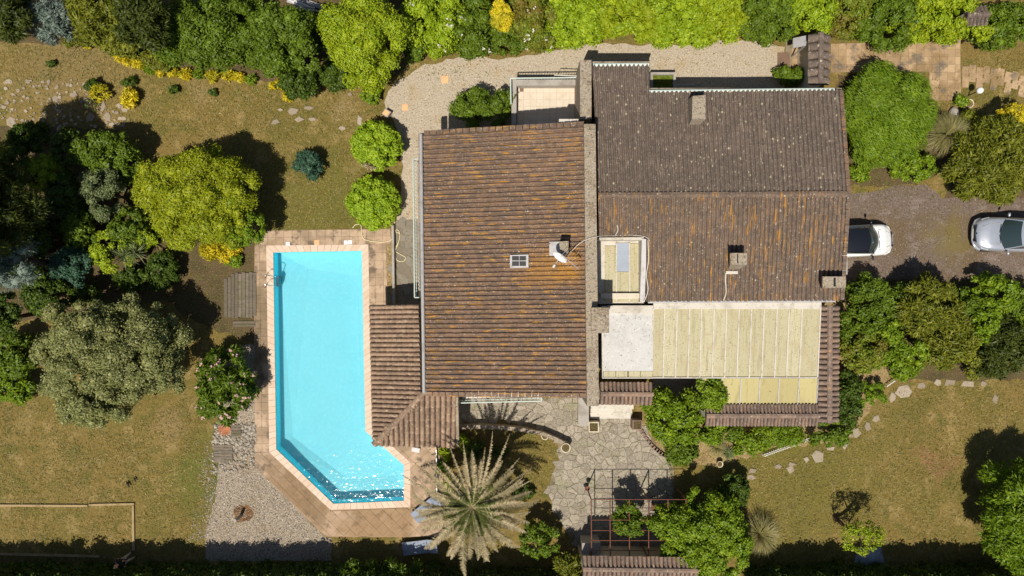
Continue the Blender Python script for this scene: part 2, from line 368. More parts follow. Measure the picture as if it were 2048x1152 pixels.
M['canvas'] = mat('grey_blue_canvas', (142, 150, 162), [('noise', 3, .45, .65, (120, 128, 142), .8)], rough=.9)
M['black'] = plain('black_plastic', (26, 26, 28), .45)
M['hatch'] = mat('brown_hatch', (120, 96, 78), [('noise', 3, .45, .65, (106, 84, 68), .8)], rough=.8)
M['paper'] = plain('orange_lid', (224, 172, 124), .8)
# water: clear blue film that mirrors the sky and the sun on its ripples
def water():
    m, nt, b = nodes('pool_water'); N = nt.nodes; L = nt.links
    g = N.new('ShaderNodeNewGeometry'); fac = None
    a = N.new('ShaderNodeTexNoise'); a.inputs['Scale'].default_value = 4.0; a.inputs['Detail'].default_value = 1.5; L.new(g.outputs['Position'], a.inputs['Vector'])
    c = N.new('ShaderNodeTexNoise'); c.inputs['Scale'].default_value = 11; c.inputs['Detail'].default_value = 2; L.new(g.outputs['Position'], c.inputs['Vector'])
    b1 = N.new('ShaderNodeBump'); b1.inputs['Strength'].default_value = 1; b1.inputs['Distance'].default_value = .0145; L.new(a.outputs[0], b1.inputs['Height'])
    b2 = N.new('ShaderNodeBump'); b2.inputs['Strength'].default_value = 1; b2.inputs['Distance'].default_value = .005; L.new(c.outputs[0], b2.inputs['Height']); L.new(b1.outputs[0], b2.inputs['Normal'])
    gl = N.new('ShaderNodeBsdfGlossy'); gl.inputs['Roughness'].default_value = .10; L.new(b2.outputs[0], gl.inputs['Normal'])
    fr = N.new('ShaderNodeFresnel'); fr.inputs['IOR'].default_value = 1.33; L.new(b2.outputs[0], fr.inputs['Normal'])
    tr = N.new('ShaderNodeBsdfTransparent'); tr.inputs['Color'].default_value = (.61, .935, .985, 1)
    mx = N.new('ShaderNodeMixShader'); L.new(fr.outputs[0], mx.inputs[0]); L.new(tr.outputs[0], mx.inputs[1]); L.new(gl.outputs[0], mx.inputs[2])
    L.new(mx.outputs[0], N['Material Output'].inputs['Surface']); return m
M['water'] = water()
def glass(name, col):
    m, nt, b = nodes(name); b.inputs['Base Color'].default_value = (*lin(col), 1); b.inputs['Roughness'].default_value = .04
    b.inputs['Specular IOR Level'].default_value = .6; b.inputs['Coat Weight'].default_value = .6; return m
M['glass'] = glass('dark_glass', (44, 58, 58)); M['lamp_glass'] = glass('headlamp_glass', (186, 192, 198))
M['car_white'] = plain('white_paint', (236, 234, 230), .3, 0, .5, .8)
M['car_silver'] = plain('silver_paint', (196, 200, 208), .28, .55, .5, .9)
M['car_black'] = plain('black_paint', (20, 22, 28), .3, 0, .5, .5)
M['tyre'] = plain('tyre', (24, 24, 24), .9)
M['chrome'] = plain('chrome', (190, 192, 196), .2, 1.0)

# foliage
LM = {
 'laurel': leafmat('leaf_mid_green', (80, 102, 20), (122, 144, 36), (98, 118, 24)),
 'bright': leafmat('leaf_bright_green', (112, 138, 18), (170, 186, 40), (134, 156, 22), k=1.0),
 'fresh': leafmat('leaf_fresh_green', (92, 120, 16), (148, 168, 36), (110, 136, 18), k=.94),
 'lime': leafmat('leaf_yellow_green', (114, 138, 16), (170, 182, 38), (142, 152, 20), k=1.0),
 'limegold': leafmat('leaf_gold_green', (120, 136, 16), (176, 178, 40), (150, 156, 20), k=.98),
 'ball': leafmat('leaf_clipped_lime', (116, 146, 18), (172, 190, 48), (138, 164, 26), k=1.0),
 'gold': leafmat('leaf_golden', (206, 186, 24), (250, 226, 54), (160, 158, 30), k=.92),
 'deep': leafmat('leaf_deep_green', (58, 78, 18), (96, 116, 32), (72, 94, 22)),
 'olive': leafmat('leaf_grey_olive', (118, 122, 68), (168, 168, 106), (134, 138, 74), rough=.45),
 'greyg': leafmat('leaf_grey_green', (92, 106, 62), (138, 146, 96), (106, 118, 68)),
 'blue': leafmat('needle_blue_grey', (104, 120, 108), (150, 162, 146), (118, 134, 118)),
 'spruce': leafmat('needle_blue_green', (54, 88, 66), (88, 120, 92), (66, 100, 74)),
 'conifer': leafmat('needle_olive_green', (98, 106, 26), (146, 146, 44), (114, 120, 30)),
 'darkc': leafmat('needle_dark_green', (60, 72, 22), (96, 104, 36), (72, 84, 26)),
 'dome': leafmat('fine_blade_green', (88, 116, 18), (132, 152, 34), (104, 128, 22), k=1.0),
 'mixed': leafmat('leaf_green_bronze', (96, 116, 26), (142, 150, 42), (134, 106, 46)),
 'dryg': leafmat('blade_dry_green', (136, 130, 78), (182, 168, 112), (112, 116, 60)),
 'flower_w': leafmat('petal_white', (216, 210, 186), (230, 226, 204), k=.95),
 'flower_p': leafmat('petal_pink', (214, 160, 160), (230, 190, 186), k=.95),
 'turf': leafmat('fresh_turf', (100, 122, 28), (138, 152, 50), (108, 128, 32)),
}
# ------------------------------------------------------------------ ground, pool, paths
POOL = PX([(547, 505), (724, 502), (731, 862), (808, 930), (808, 1001), (667, 1007), (553, 898)])
COPE = PX([(533, 491), (737, 489), (744, 856), (821, 924), (821, 1014), (661, 1019), (539, 904)])
g = 120.0
struct(sheet('lawn', [(-g, -g), (g, -g), (g, g), (-g, g)], 0.0, M['lawn'], holes=[POOL]))

def prism_piece(name, poly, z0, z1, m, parent, dome=0.0):
    return MB().prism(ccw(poly), z0, z1).build(name, m, parent)
def paving(name, poly, z, base_mat, tile_mat, piece, sp, gap, h, seed, rough=True):
    r = random.Random(seed)
    base = struct(sheet(name, rough_edge(poly, .4, .06, seed) if rough else poly, z, base_mat))
    for c in voronoi(poly, sp, r, .49):
        c = inset(c, gap*r.uniform(.6, 1.8)); q = []
        for i_ in range(len(c)):
            a_, b_ = c[i_], c[(i_+1) % len(c)]; l_ = math.hypot(b_[0]-a_[0], b_[1]-a_[1]); q.append((a_[0]+r.uniform(-.012, .012), a_[1]+r.uniform(-.012, .012)))
            if l_ > .16:
                t_ = r.uniform(.35, .65); o_ = r.uniform(-.07, .03)*l_; q.append((a_[0]+(b_[0]-a_[0])*t_-(b_[1]-a_[1])/l_*o_*-1, a_[1]+(b_[1]-a_[1])*t_+(b_[0]-a_[0])/l_*o_*-1))
        c = q
        prism_piece(piece, c, z-.01, z+h*r.uniform(.5, 1.3), tile_mat, base)
    return base
def grid_tiles(regs, size, ang, gap, z0, z1, m, parent, name, origin=(0, 0), seed=1, miny=.012):
    r = random.Random(seed); ca, sa = math.cos(ang), math.sin(ang); sx, sy = size; n = 0
    for reg in regs:
        u = [((p[0]-origin[0])*ca+(p[1]-origin[1])*sa, -(p[0]-origin[0])*sa+(p[1]-origin[1])*ca) for p in reg]
        for i in range(math.floor(min(p[0] for p in u)/sx)-1, math.ceil(max(p[0] for p in u)/sx)+1):
            for j in range(math.floor(min(p[1] for p in u)/sy)-1, math.ceil(max(p[1] for p in u)/sy)+1):
                q = [(i*sx+gap, j*sy+gap), ((i+1)*sx-gap, j*sy+gap), ((i+1)*sx-gap, (j+1)*sy-gap), (i*sx+gap, (j+1)*sy-gap)]
                q = clip_convex(q, u)
                if len(q) < 3 or abs(area(q)) < miny: continue
                q = [(origin[0]+a*ca-b*sa, origin[1]+a*sa+b*ca) for a, b in q]
                prism_piece(name, q, z0, z1+r.uniform(-.004, .004), m, parent); n += 1
    return n

# pool basin and water
def deep(pts, z): return [(*tuple(P(a, b))[:2], z) for a, b in pts]
inner = deep([(606, 536), (706, 552), (716, 862), (786, 938), (786, 962), (684, 966), (574, 882)], -1.02)
outer = [(x, y, -.75) for x, y in POOL]
if area(POOL) < 0: inner = inner[::-1]; outer = outer[::-1]
mb = MB()
mb.add(outer+inner, [(i, (i+1) % 7, 7+(i+1) % 7, 7+i) for i in range(7)]); mb.add(inner, [tuple(range(len(inner)))])
n = len(outer)
mb.add([(p[0], p[1], .0) for p in outer]+list(outer), [(i, n+i, n+(i+1)%n, (i+1)%n) for i in range(n)])
bas = struct(mb.build('pool_basin', M['liner'])); bas.data.materials.append(M['liner_wall_brightened'])
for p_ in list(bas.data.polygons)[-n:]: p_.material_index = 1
struct(sheet('pool_water', POOL, -.07, M['water']))

# deck
DECK = [PX([(519, 462), (780, 458), (783, 490), (519, 492)]), PX([(510, 492), (533, 491), (539, 904), (510, 905)]),
        PX([(737, 490), (772, 490), (783, 857), (744, 856)])]
DIAG = [PX([(510, 905), (539, 904), (661, 1019), (652, 1070), (510, 932)]), PX([(652, 1072), (661, 1019), (821, 1015), (886, 1012), (886, 1073)]),
        PX([(744, 857), (886, 857), (886, 925), (821, 925)]), PX([(821, 925), (886, 925), (886, 1013), (821, 1014)])]
deck_out = PX([(518, 461), (781, 457), (784, 490), (784, 856), (887, 856), (887, 1074), (651, 1074), (508, 934), (509, 492)])
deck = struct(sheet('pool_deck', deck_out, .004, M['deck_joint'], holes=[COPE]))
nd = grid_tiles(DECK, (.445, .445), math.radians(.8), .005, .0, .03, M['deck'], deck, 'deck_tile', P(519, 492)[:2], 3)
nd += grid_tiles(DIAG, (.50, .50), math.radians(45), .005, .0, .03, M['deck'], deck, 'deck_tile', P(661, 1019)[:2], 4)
# coping: quads between pool edge and outer edge
cop = struct(sheet('pool_coping', COPE, .0025, M['deck_joint'], holes=[POOL]))
nc = 0
for i in range(len(POOL)):
    a, b = Vector(POOL[i]), Vector(POOL[(i+1) % 7]); c, d = Vector(COPE[i]), Vector(COPE[(i+1) % 7])
    m = max(1, round((b-a).length/.33)); e = .006/(b-a).length
    for k in range(m):
        t0, t1 = k/m+e, (k+1)/m-e
        lip = lambda q, s: tuple(q)[:2]
        quad = [tuple(a.lerp(b, t0)), tuple(a.lerp(b, t1)), tuple(c.lerp(d, t1)), tuple(c.lerp(d, t0))]
        prism_piece('coping_tile', quad, -.04, .045+R.uniform(-.003, .003), M['coping'], cop); nc += 1

# gravel yard north of the house
GR = PX([(768, 205), (775, 185), (800, 158), (850, 130), (930, 112), (1010, 118), (1090, 104), (1180, 88), (1300, 90), (1370, 92), (1440, 82), (1530, 82), (1568, 96), (1570, 210), (1400, 260), (850, 262), (846, 470), (788, 470), (800, 400), (806, 330), (798, 270), (785, 240)])
struct(sheet('gravel_path', rough_edge(GR, .3, .08, 5), .008, M['gravel']))
# flagged path west of the house
paving('flagstone_path', PX([(788, 440), (842, 440), (848, 640), (788, 640)]), .012, M['mortar'], M['flag_dark'], 'flagstone', .42, .016, .02, 21)
# crazy paving south of the house
paving('flagstone_terrace', PX([(915, 795), (1200, 795), (1200, 833), (1266, 833), (1305, 880), (1345, 925), (1350, 1010), (1300, 1040), (1300, 1112), (1180, 1114), (1130, 1060), (1092, 985), (1122, 905), (1112, 872), (1085, 858), (1000, 840), (915, 846)]),
       .012, M['mortar'], M['flag'], 'flagstone', .41, .014, .02, 22)
# driveway
struct(sheet('driveway', rough_edge(PX([(1560, 372), (1720, 388), (1790, 372), (1860, 372), (1885, 395), (2150, 395), (2150, 545), (1990, 560), (1560, 560)]), .35, .1, 6), .010, M['asphalt']))
# gravel yard by the pool
struct(sheet('gravel_yard', rough_edge(PX([(428, 850), (440, 835), (512, 850), (512, 934), (651, 1076), (663, 1076), (663, 1122), (410, 1122), (412, 1070), (430, 1000), (438, 930)]), .3, .05, 7), .006, M['pebble_gravel']))
# tiled path in the north-east corner
sp = struct(sheet('slab_path', PX([(1661, 88), (1920, 80), (1922, 200), (1858, 202), (1858, 143), (1661, 145)]), .006, M['deck_joint']))
grid_tiles([PX([(1661, 88), (1920, 80), (1920, 143), (1661, 145)]), PX([(1858, 143), (1920, 143), (1922, 200), (1858, 202)])], (.42, .42), 0, .004, 0, .03, M['slab'], sp, 'slab', P(1661, 145)[:2], 8)
bt = struct(sheet('brick_strip', PX([(1571, 76), (1604, 76), (1604, 152), (1571, 152)]), .0105, M['mortar']))
grid_tiles([PX([(1583, 76), (1604, 76), (1604, 140), (1583, 140)])], (.30, .62), 0, .006, 0, .028, M['slab'], bt, 'slab', P(1583, 140)[:2], 9)
st = struct(thing('slab_steps', '', '', P(1920, 150)))
del st['label'], st['category']
for k in range(10):
    x = 1930+k*14.2; y = 150+k*1.2+max(0, k-4)*2.2; off = (-4 if k % 2 else 4)
    a = -.05-.03*k; hl = 17 if k % 2 else 21
    for hh, o2 in ((hl*.52, -hl*.5), (hl*.52, hl*.5)):
        cx, cy = P(x, y+off+o2)[:2]; wx, wy = 6.7/SC, hh/SC-.006
        q = [(cx+dx*math.cos(a)-dy*math.sin(a), cy+dx*math.sin(a)+dy*math.cos(a)) for dx, dy in ((-wx, -wy), (wx, -wy), (wx, wy), (-wx, wy))]
        o = MB().prism([(p[0]-st.location.x, p[1]-st.location.y) for p in q], -.01, .03+R.uniform(0, .01)).build('slab', M['slab'], st)

# beds of bare soil
def bed(name, pts, seed, m='soil', z=.0015):
    struct(sheet(name, rough_edge(PX(pts), .35, .12, seed), z, M[m]))
bed('planting_bed', [(1265, 835), (1345, 925), (1440, 935), (1530, 900), (1700, 880), (1780, 760), (1690, 560), (1640, 600), (1640, 850), (1400, 840), (1310, 800)], 31, 'drybed')
bed('planting_bed', [(860, 860), (930, 850), (1085, 862), (1118, 905), (1090, 985), (1020, 1020), (890, 1010)], 32, 'lawn')
bed('planting_bed', [(1675, 150), (1850, 150), (1905, 260), (1905, 340), (1800, 372), (1680, 372)], 33)
bed('planting_bed', [(1920, 260), (2120, 260), (2120, 395), (1890, 395)], 34)
bed('planting_bed', [(1690, 540), (2120, 540), (2120, 760), (1780, 760)], 35, 'soil', .0012)
bed('planting_bed', [(-60, 250), (250, 260), (280, 320), (520, 470), (515, 690), (380, 640), (330, 600), (100, 640), (-60, 640)], 36)
bed('planting_bed', [(-60, -60), (850, -60), (850, 110), (760, 175), (560, 165), (330, 130), (220, 95), (-60, 80)], 37)
bed('planting_bed', [(420, 700), (512, 690), (512, 850), (400, 830)], 38, 'pebble_gravel', .0045)
bed('planting_bed', [(773, 470), (790, 460), (790, 610), (768, 610)], 39, 'drybed', .0092)

# irregular flat stones
def stone_poly(cx, cy, rx, ry, r, n=7):
    n = r.choice((4, 5, 5, 6)); rx *= 1.05; ry *= 1.05; a0 = r.uniform(0, 6.28)
    return [(cx+rx*math.cos(a0+6.283*k/n)*r.uniform(.6, 1.15), cy+ry*math.sin(a0+6.283*(k+r.uniform(-.2, .2))/n)*r.uniform(.6, 1.15)) for k in range(n)]
def stones(name, spots, seed, h=.05, m='stone', piece='stone'):
    r = random.Random(seed); root = thing(name, '', '', (0, 0, 0)); del root['label'], root['category']; root['kind'] = 'structure'
    for s in spots:
        px, py, ra = s[:3]; rb = s[3] if len(s) > 3 else ra*r.uniform(.6, 1)
        p = P(px, py); q = stone_poly(p.x, p.y, ra/SC, rb/SC, r)
        mb = MB(); n = len(q); q = ccw(q); c = centroid(q); hh = h*r.uniform(.6, 1.4)
        top = [(c[0]+(a-c[0])*.86, c[1]+(b-c[1])*.86, hh*r.uniform(.85, 1.1)) for a, b in q]
        mid = [(a, b, hh*.55) for a, b in q]; bot = [(a, b, -.03) for a, b in q]
        mb.add(bot+mid+top, [tuple(range(2*n, 3*n))]+[(i, (i+1)%n, n+(i+1)%n, n+i) for i in range(n)]+[(n+i, n+(i+1)%n, 2*n+(i+1)%n, 2*n+i) for i in range(n)])
        mb.build(piece, M[m], root)
    return root
stones('stepping_stone_path', [(1502, 955, 9), (1556, 933, 11, 5), (1584, 928, 8, 5), (1582, 938, 9, 9), (1613, 919, 7, 10), (1635, 913, 12, 13), (1660, 897, 12, 7), (1688, 888, 9, 13), (1710, 867, 14, 12),
       (1734, 853, 8, 12), (1752, 837, 10, 8), (1784, 794, 9, 11), (1808, 784, 16, 14), (1844, 772, 10, 7), (1876, 764, 9, 7), (1902, 765, 15, 9), (1936, 766, 17, 9), (1966, 767, 8, 6), (1990, 797, 7, 14), (1505, 940, 9, 7)], 41, .045, 'stone', 'stepping_stone')
stones('lawn_stones', [(561, 220, 6), (586, 223, 13, 7), (617, 216, 11, 5), (597, 238, 11, 8), (626, 239, 9, 4), (551, 244, 9, 7), (720, 241, 7, 14), (685, 256, 10, 5), (742, 200, 8), (700, 188, 6)], 42, .05)
rr = random.Random(43)
spots = [(rr.uniform(0, 260), rr.uniform(160, 255), rr.uniform(2, 6.5)) for _ in range(190)]
spots = [s for s in spots if s[1] < 268-abs(s[0]-120)*.12 and not (s[0] > 190 and s[1] < 205)] + [(20, 163, 10, 6), (57, 164, 8, 7), (110, 198, 10), (148, 190, 11), (237, 210, 9), (250, 220, 9), (247, 237, 9), (235, 226, 7), (225, 249, 8), (245, 250, 9, 6), (180, 236, 14), (120, 258, 11), (140, 268, 10), (23, 245, 14), (170, 200, 11), (205, 212, 9, 14), (215, 235, 9, 12)]
stones('stony_ground', [(s[0], s[1], s[2]*.85)+tuple(q*.85 for q in s[3:]) for s in spots], 44, .05)
# pebbles round the timber pads
def pebbles(name, polys, count, smin, smax, seed, m):
    r = np.random.default_rng(seed); V = []; F = []; k = 0; t = (1+5**.5)/2
    base = np.array([(-1,t,0),(1,t,0),(-1,-t,0),(1,-t,0),(0,-1,t),(0,1,t),(0,-1,-t),(0,1,-t),(t,0,-1),(t,0,1),(-t,0,-1),(-t,0,1)])/1.9
    fc = np.array([(0,11,5),(0,5,1),(0,1,7),(0,7,10),(0,10,11),(1,5,9),(5,11,4),(11,10,2),(10,7,6),(7,1,8),(3,9,4),(3,4,2),(3,2,6),(3,6,8),(3,8,9),(4,9,5),(2,4,11),(6,2,10),(8,6,7),(9,8,1)])
    while k < count:
        wts = np.array([abs(area(q_)) for q_ in polys]); poly = polys[int(r.choice(len(polys), p=wts/wts.sum()))]; xs = [p[0] for p in poly]; ys = [p[1] for p in poly]
        x, y = r.uniform(min(xs), max(xs)), r.uniform(min(ys), max(ys))
        if not inside((x, y), poly): continue
        s = r.uniform(smin, smax); a = r.uniform(0, 6.28); sc = np.array([s, s*r.uniform(.6, 1), s*r.uniform(.35, .6)])
        v = base*sc*r.uniform(.85, 1.15, (12, 1)); c, q = math.cos(a), math.sin(a)
        v = np.stack([v[:,0]*c-v[:,1]*q+x, v[:,0]*q+v[:,1]*c+y, v[:,2]+s*.2], 1)
        V.append(v); F.append(fc+12*k); k += 1
    o = ob(name, npmesh(name, np.concatenate(V), np.concatenate(F)), None, m); o['kind'] = 'stuff'
    return o
o = pebbles('pebbles', [PX([(424, 880), (470, 872), (500, 850), (512, 850), (512, 940), (424, 945)]), PX([(430, 850), (512, 845), (512, 900), (424, 890)])], 520, .05, .11, 45, M['rock'])
o['label'] = 'rounded grey pebbles around the small timber pads'; o['category'] = 'pebbles'
o = pebbles('scattered_gravel', [PX([(412, 940), (512, 940), (651, 1076), (651, 1118), (412, 1118)]), PX([(395, 1050), (412, 1050), (412, 1085), (372, 1085)]), PX([(405, 890), (425, 880), (430, 1000), (396, 960)]), PX([(425, 930), (436, 930), (420, 1060), (380, 1060)])], 3000, .018, .05, 46, M['rock'])
o['label'] = 'loose gravel chips spread over the grey yard by the pool'; o['category'] = 'gravel'
o = pebbles('gravel_chips', [GR], 2600, .018, .045, 47, M['gravel'])
o['label'] = 'pale loose gravel on the path behind the house'; o['category'] = 'gravel'

# grass blades over the lawns
def grass(name, polys, dens, l0, l1, seed, m, label):
    r = np.random.default_rng(seed); pts = []
    for poly in polys:
        A = abs(area(poly)); xs = np.array([p[0] for p in poly]); ys = np.array([p[1] for p in poly])
        n = int(dens*(xs.max()-xs.min())*(ys.max()-ys.min())); x = r.uniform(xs.min(), xs.max(), n); y = r.uniform(ys.min(), ys.max(), n)
        c = np.zeros(n, bool); j = len(poly)-1
        for i in range(len(poly)):
            xi, yi = poly[i]; xj, yj = poly[j]
            if yi != yj: c ^= ((yi > y) != (yj > y)) & (x < (xj-xi)*(y-yi)/(yj-yi)+xi)
            j = i
        pts.append(np.stack([x[c], y[c]], 1))
    p = np.concatenate(pts); n = len(p)
    # clumpy cover
    keep = r.uniform(0, 1, n) < np.clip(.55+.45*np.sin(p[:,0]*1.7+np.sin(p[:,1]*2.3)*1.4)*np.sin(p[:,1]*1.3+1.1*np.sin(p[:,0]*.9)), .18, 1); p = p[keep]; n = len(p)
    a = r.uniform(0, 6.283, n); L = r.uniform(l0, l1, n); hz = L*r.uniform(.15, .6, n); wd = L*.13
    d = np.stack([np.cos(a), np.sin(a)], 1); q = np.stack([-d[:,1], d[:,0]], 1)
    V = np.zeros((n, 3, 3)); V[:,0,:2] = p-q*wd[:,None]; V[:,1,:2] = p+q*wd[:,None]; V[:,2,:2] = p+d*L[:,None]; V[:,2,2] = hz; V[:,:2,2] = .0
    o = ob(name, npmesh(name, V.reshape(-1, 3), np.arange(3*n).reshape(-1, 3)), None, m); o['kind'] = 'stuff'; o['label'] = label; o['category'] = 'grass'
    return o
LAWNS = [PX([(-20, 90), (210, 95), (330, 150), (560, 172), (640, 165), (760, 200), (795, 270), (690, 455), (540, 455), (400, 290), (260, 270), (150, 160), (-20, 160)]),
         PX([(-20, 800), (60, 800), (230, 870), (400, 780), (425, 860), (430, 1000), (405, 1125), (-20, 1130)]),
         PX([(1445, 945), (1540, 915), (1690, 880), (1790, 775), (2070, 760), (2070, 1130), (1530, 1125)]),
         PX([(885, 860), (1085, 865), (1118, 905), (1090, 985), (1020, 1010), (885, 1010)]), PX([(1862, 150), (1922, 205), (2070, 190), (2070, 90), (1925, 130), (1925, 205), (1900, 240), (1862, 200)])]
grass('lawn_grass', LAWNS, 250, .06, .19, 51, M['grass'], 'short dry olive and straw coloured lawn grass around the house')
# ------------------------------------------------------------------ house
def tile_template(kind, lip=.03):
    if kind[:6] == 'romane': prof = [(-.5, 0), (-.33, -.008), (-.29, .045), (-.17, .088), (.0, .102), (.17, .088), (.29, .045), (.33, -.008), (.5, 0)]
    else: prof = [(-.46, -.01), (-.36, .06), (-.19, .105), (0, .12), (.19, .105), (.36, .06), (.46, -.01)]
    t = .04 if kind == 'barrel' else .003; y0, y1 = -.06, 1.04; v = []; f = []; n = len(prof)
    for (x, z) in prof: v.append((x*(1 if kind[:6] == 'romane' else 1.06), y0, z+t+(.012 if kind == 'barrel' else .002)))
    for (x, z) in prof: v.append((x*(1 if kind[:6] == 'romane' else .9), y1, z+.002))
    for (x, z) in prof: v.append((x*(1 if kind[:6] == 'romane' else 1.06), y0, z-(.012 if kind == 'barrel' else .004)))
    for i in range(n-1): f += [(i, i+1, n+i+1, n+i), (2*n+i, 2*n+i+1, i+1, i)]
    me = bpy.data.meshes.new('tile_'+kind); me.from_pydata(v, [], f); me.update()
    return me, np.array(v), f
TT = {'romane': tile_template('romane'), 'romane_m': tile_template('romane_m'), 'barrel': tile_template('barrel')}
TM = {}
def tile_mesh(kind, m):
    if (kind, m) not in TM:
        me = TT[kind][0].copy(); me.materials.append(M[m]); TM[kind, m] = me
    return TM[kind, m]
def roof_tiles(c00, c10, c11, c01, nu, nv, kind, m, parent, singles=0, skip=None, seed=1, names=('roof_tile', 'roof_tiles'), zoff=.0, pick=None):
    """c00-c10: eave, c01-c11: top; returns number of single tiles"""
    r = random.Random(seed); c00, c10, c11, c01 = map(Vector, (c00, c10, c11, c01))
    me = tile_mesh(kind, m); tv = TT[kind][1]; tf = np.array(TT[kind][2]); V = []; F = []; cnt = 0; ns = 0
    order = [(i, j) for j in range(nv-1, -1, -1) for i in range(nu)]
    for (i, j) in order:
        u = (i+.5)/nu; v = j/nv
        bil = lambda a, b: (c00*(1-a)+c10*a)*(1-b)+(c01*(1-a)+c11*a)*b
        p = bil(u, v)
        if skip and skip(u, v+.5/nv, p): continue
        ax = bil(u+.5/nu, v)-bil(u-.5/nu, v); ay = bil(u, v+1/nv)-p; nn = ax.cross(ay).normalized()
        ay = ay.lerp(ay, 1); t = r.uniform(-.02, .02); ax2 = ax+ay.normalized()*t; ay = (ay+ax.normalized()*r.uniform(-.012, .012)); p = p+nn*(zoff+(r.uniform(-.003, .010) if m != 'tile_north' else r.uniform(-.002, .003)))+ay.normalized()*r.uniform(-.012, .012)
        mtx = Matrix(((ax2.x, ay.x, nn.x, p.x), (ax2.y, ay.y, nn.y, p.y), (ax2.z, ay.z, nn.z, p.z), (0, 0, 0, 1)))
        if ns < singles:
            o = ob(names[0], me, parent); o.matrix_basis = mtx; ns += 1
        else:
            A = np.array(mtx)[:3, :3]; V.append(tv @ A.T + np.array(p)); F.append(tf+len(tv)*cnt); cnt += 1
    if cnt:
        o = ob(names[1], npmesh(names[1], np.concatenate(V), np.concatenate(F)), parent, M[m]); o['kind'] = 'stuff'; o.data.shade_flat()
    return ns

house = thing('house', 'large low house with brown tiled roofs and stone parapet between its wings', 'house', P(1024, 480))
bpy.context.view_layer.update()
HL = house.location.copy()
def hb(name, mbx, m, parent=house, smooth=False):
    """build in world space under the house"""
    o = mbx.build(name, m, parent, smooth); o.matrix_parent_inverse = Matrix.Translation(-HL) if parent is house else Matrix.Identity(4)
    if parent is not house: o.matrix_parent_inverse = parent.matrix_basis.inverted() @ (parent.matrix_parent_inverse.inverted()) if False else Matrix.Identity(4)
    return o
def Q(l): return [P(*c) for c in l]

# ---- main (west) roof: falls to the west
MR = dict(nw=P(848, 270, 4.15), ne=P(1168, 252, 5.2), se=P(1173, 786, 5.2), sw=P(853, 783, 4.15))
roof = hb('main_roof', MB().slab([MR['sw'], MR['se'], MR['ne'], MR['nw']], .16), M['underlay'])
roof_tiles(MR['nw'], MR['sw'], MR['se'], MR['ne'], 56, 24, 'romane', 'tile_main', roof, 230, seed=2, zoff=.01)
# verge tiles along both gable edges
def verge(a, b, n, out, m, parent, name='verge_tile'):
    a, b = Vector(a), Vector(b); r = random.Random(4)
    for k in range(n):
        p0 = a.lerp(b, k/n); p1 = a.lerp(b, (k+1)/n-.004); o3 = Vector((out[0], out[1], 0)); up_ = Vector((0, 0, .10+.01*(k % 2)+r.uniform(0, .008)))
        q = [p0, p1, p1+o3, p0+o3]; mbx = MB(); lo = [v-Vector((0, 0, .10)) for v in q]; hi = [v+up_*(1 if i < 2 else .75) for i, v in enumerate(q)]
        mbx.add(lo+hi, [(3,2,1,0),(4,5,6,7),(0,1,5,4),(1,2,6,5),(2,3,7,6),(3,0,4,7)]); mbx2 = mbx
        fix = area([(v[0], v[1]) for v in hi]) < 0
        if fix: mbx.f = [tuple(reversed(f)) for f in mbx.f]
        mbx.build(name, M[m], parent)
verge(MR['nw'], MR['ne'], 24, (0, .20), 'tile_main', roof)
verge(MR['sw'], MR['se'], 24, (0, -.22), 'tile_main', roof)
# gutter and wall head on the west side
gp = [P(842, 268, 4.08), P(848, 785, 4.08)]
hb('gutter', MB().tube([gp[0], gp[1]], .085, 8), M['zinc'])
a, b = P(836, 266, 3.9), P(845, 790, 3.9)
hb('wall_head', MB().prism([(a.x, a.y), (a.x+.28, a.y), (b.x+.28, b.y), (b.x, b.y)], 3.6, 3.9), M['parapet'])
# walls of the main wing
def ring_wall(poly, z0, ztops, t=.25):
    mbx = MB(); n = len(poly); c = centroid(poly)
    for i in range(n):
        a = Vector(poly[i]); b = Vector(poly[(i+1) % n]); d = (b-a).normalized(); nn = Vector((-d.y, d.x)); 
        if nn.dot(Vector(c)-a) < 0: nn = -nn
        za, zb = ztops[i], ztops[(i+1) % n]
        q = [a, b, b+nn*t, a+nn*t]; z = [za, zb, zb, za]
        mbx.prism([(p.x, p.y, zz) for p, zz in zip(q, z)], z0, 0)
    return mbx
x0, x1 = MR['nw'].x+.12, MR['ne'].x-.02; y0, y1 = MR['sw'].y+.15, MR['nw'].y-.25
hb('wall', ring_wall([(x0, y0), (x1, y0), (x1, y1), (x0, y1)], -.02, [3.95, 4.95, 4.95, 3.95]), M['render'])
# facade openings: west and south windows
def window(cx, cy, w_, z0, z1, axis, parent=house):
    s = .03
    if axis == 'x': f = MB().box((cx-.06, cy-w_/2, z0), (cx-.002, cy+w_/2, z1)); pn = MB().box((cx-.075, cy-w_/2+.07, z0+.07), (cx-.062, cy+w_/2-.07, z1-.07))
    else: f = MB().box((cx-w_/2, cy-.06, z0), (cx+w_/2, cy-.002, z1)); pn = MB().box((cx-w_/2+.07, cy-.075, z0+.07), (cx+w_/2-.07, cy-.062, z1-.07))
    o = f.build('window', M['white'], parent); o.matrix_parent_inverse = Matrix.Translation(-HL)
    pn.build('pane', M['glass'], o)
for wy in (5.2, 3.3, 1.4): window(x0, wy, 1.2, 1.3, 3.3, 'x')
for wx in (-1.4, 1.0): window(wx, y0, 1.6, 1.3, 3.3, 'y')

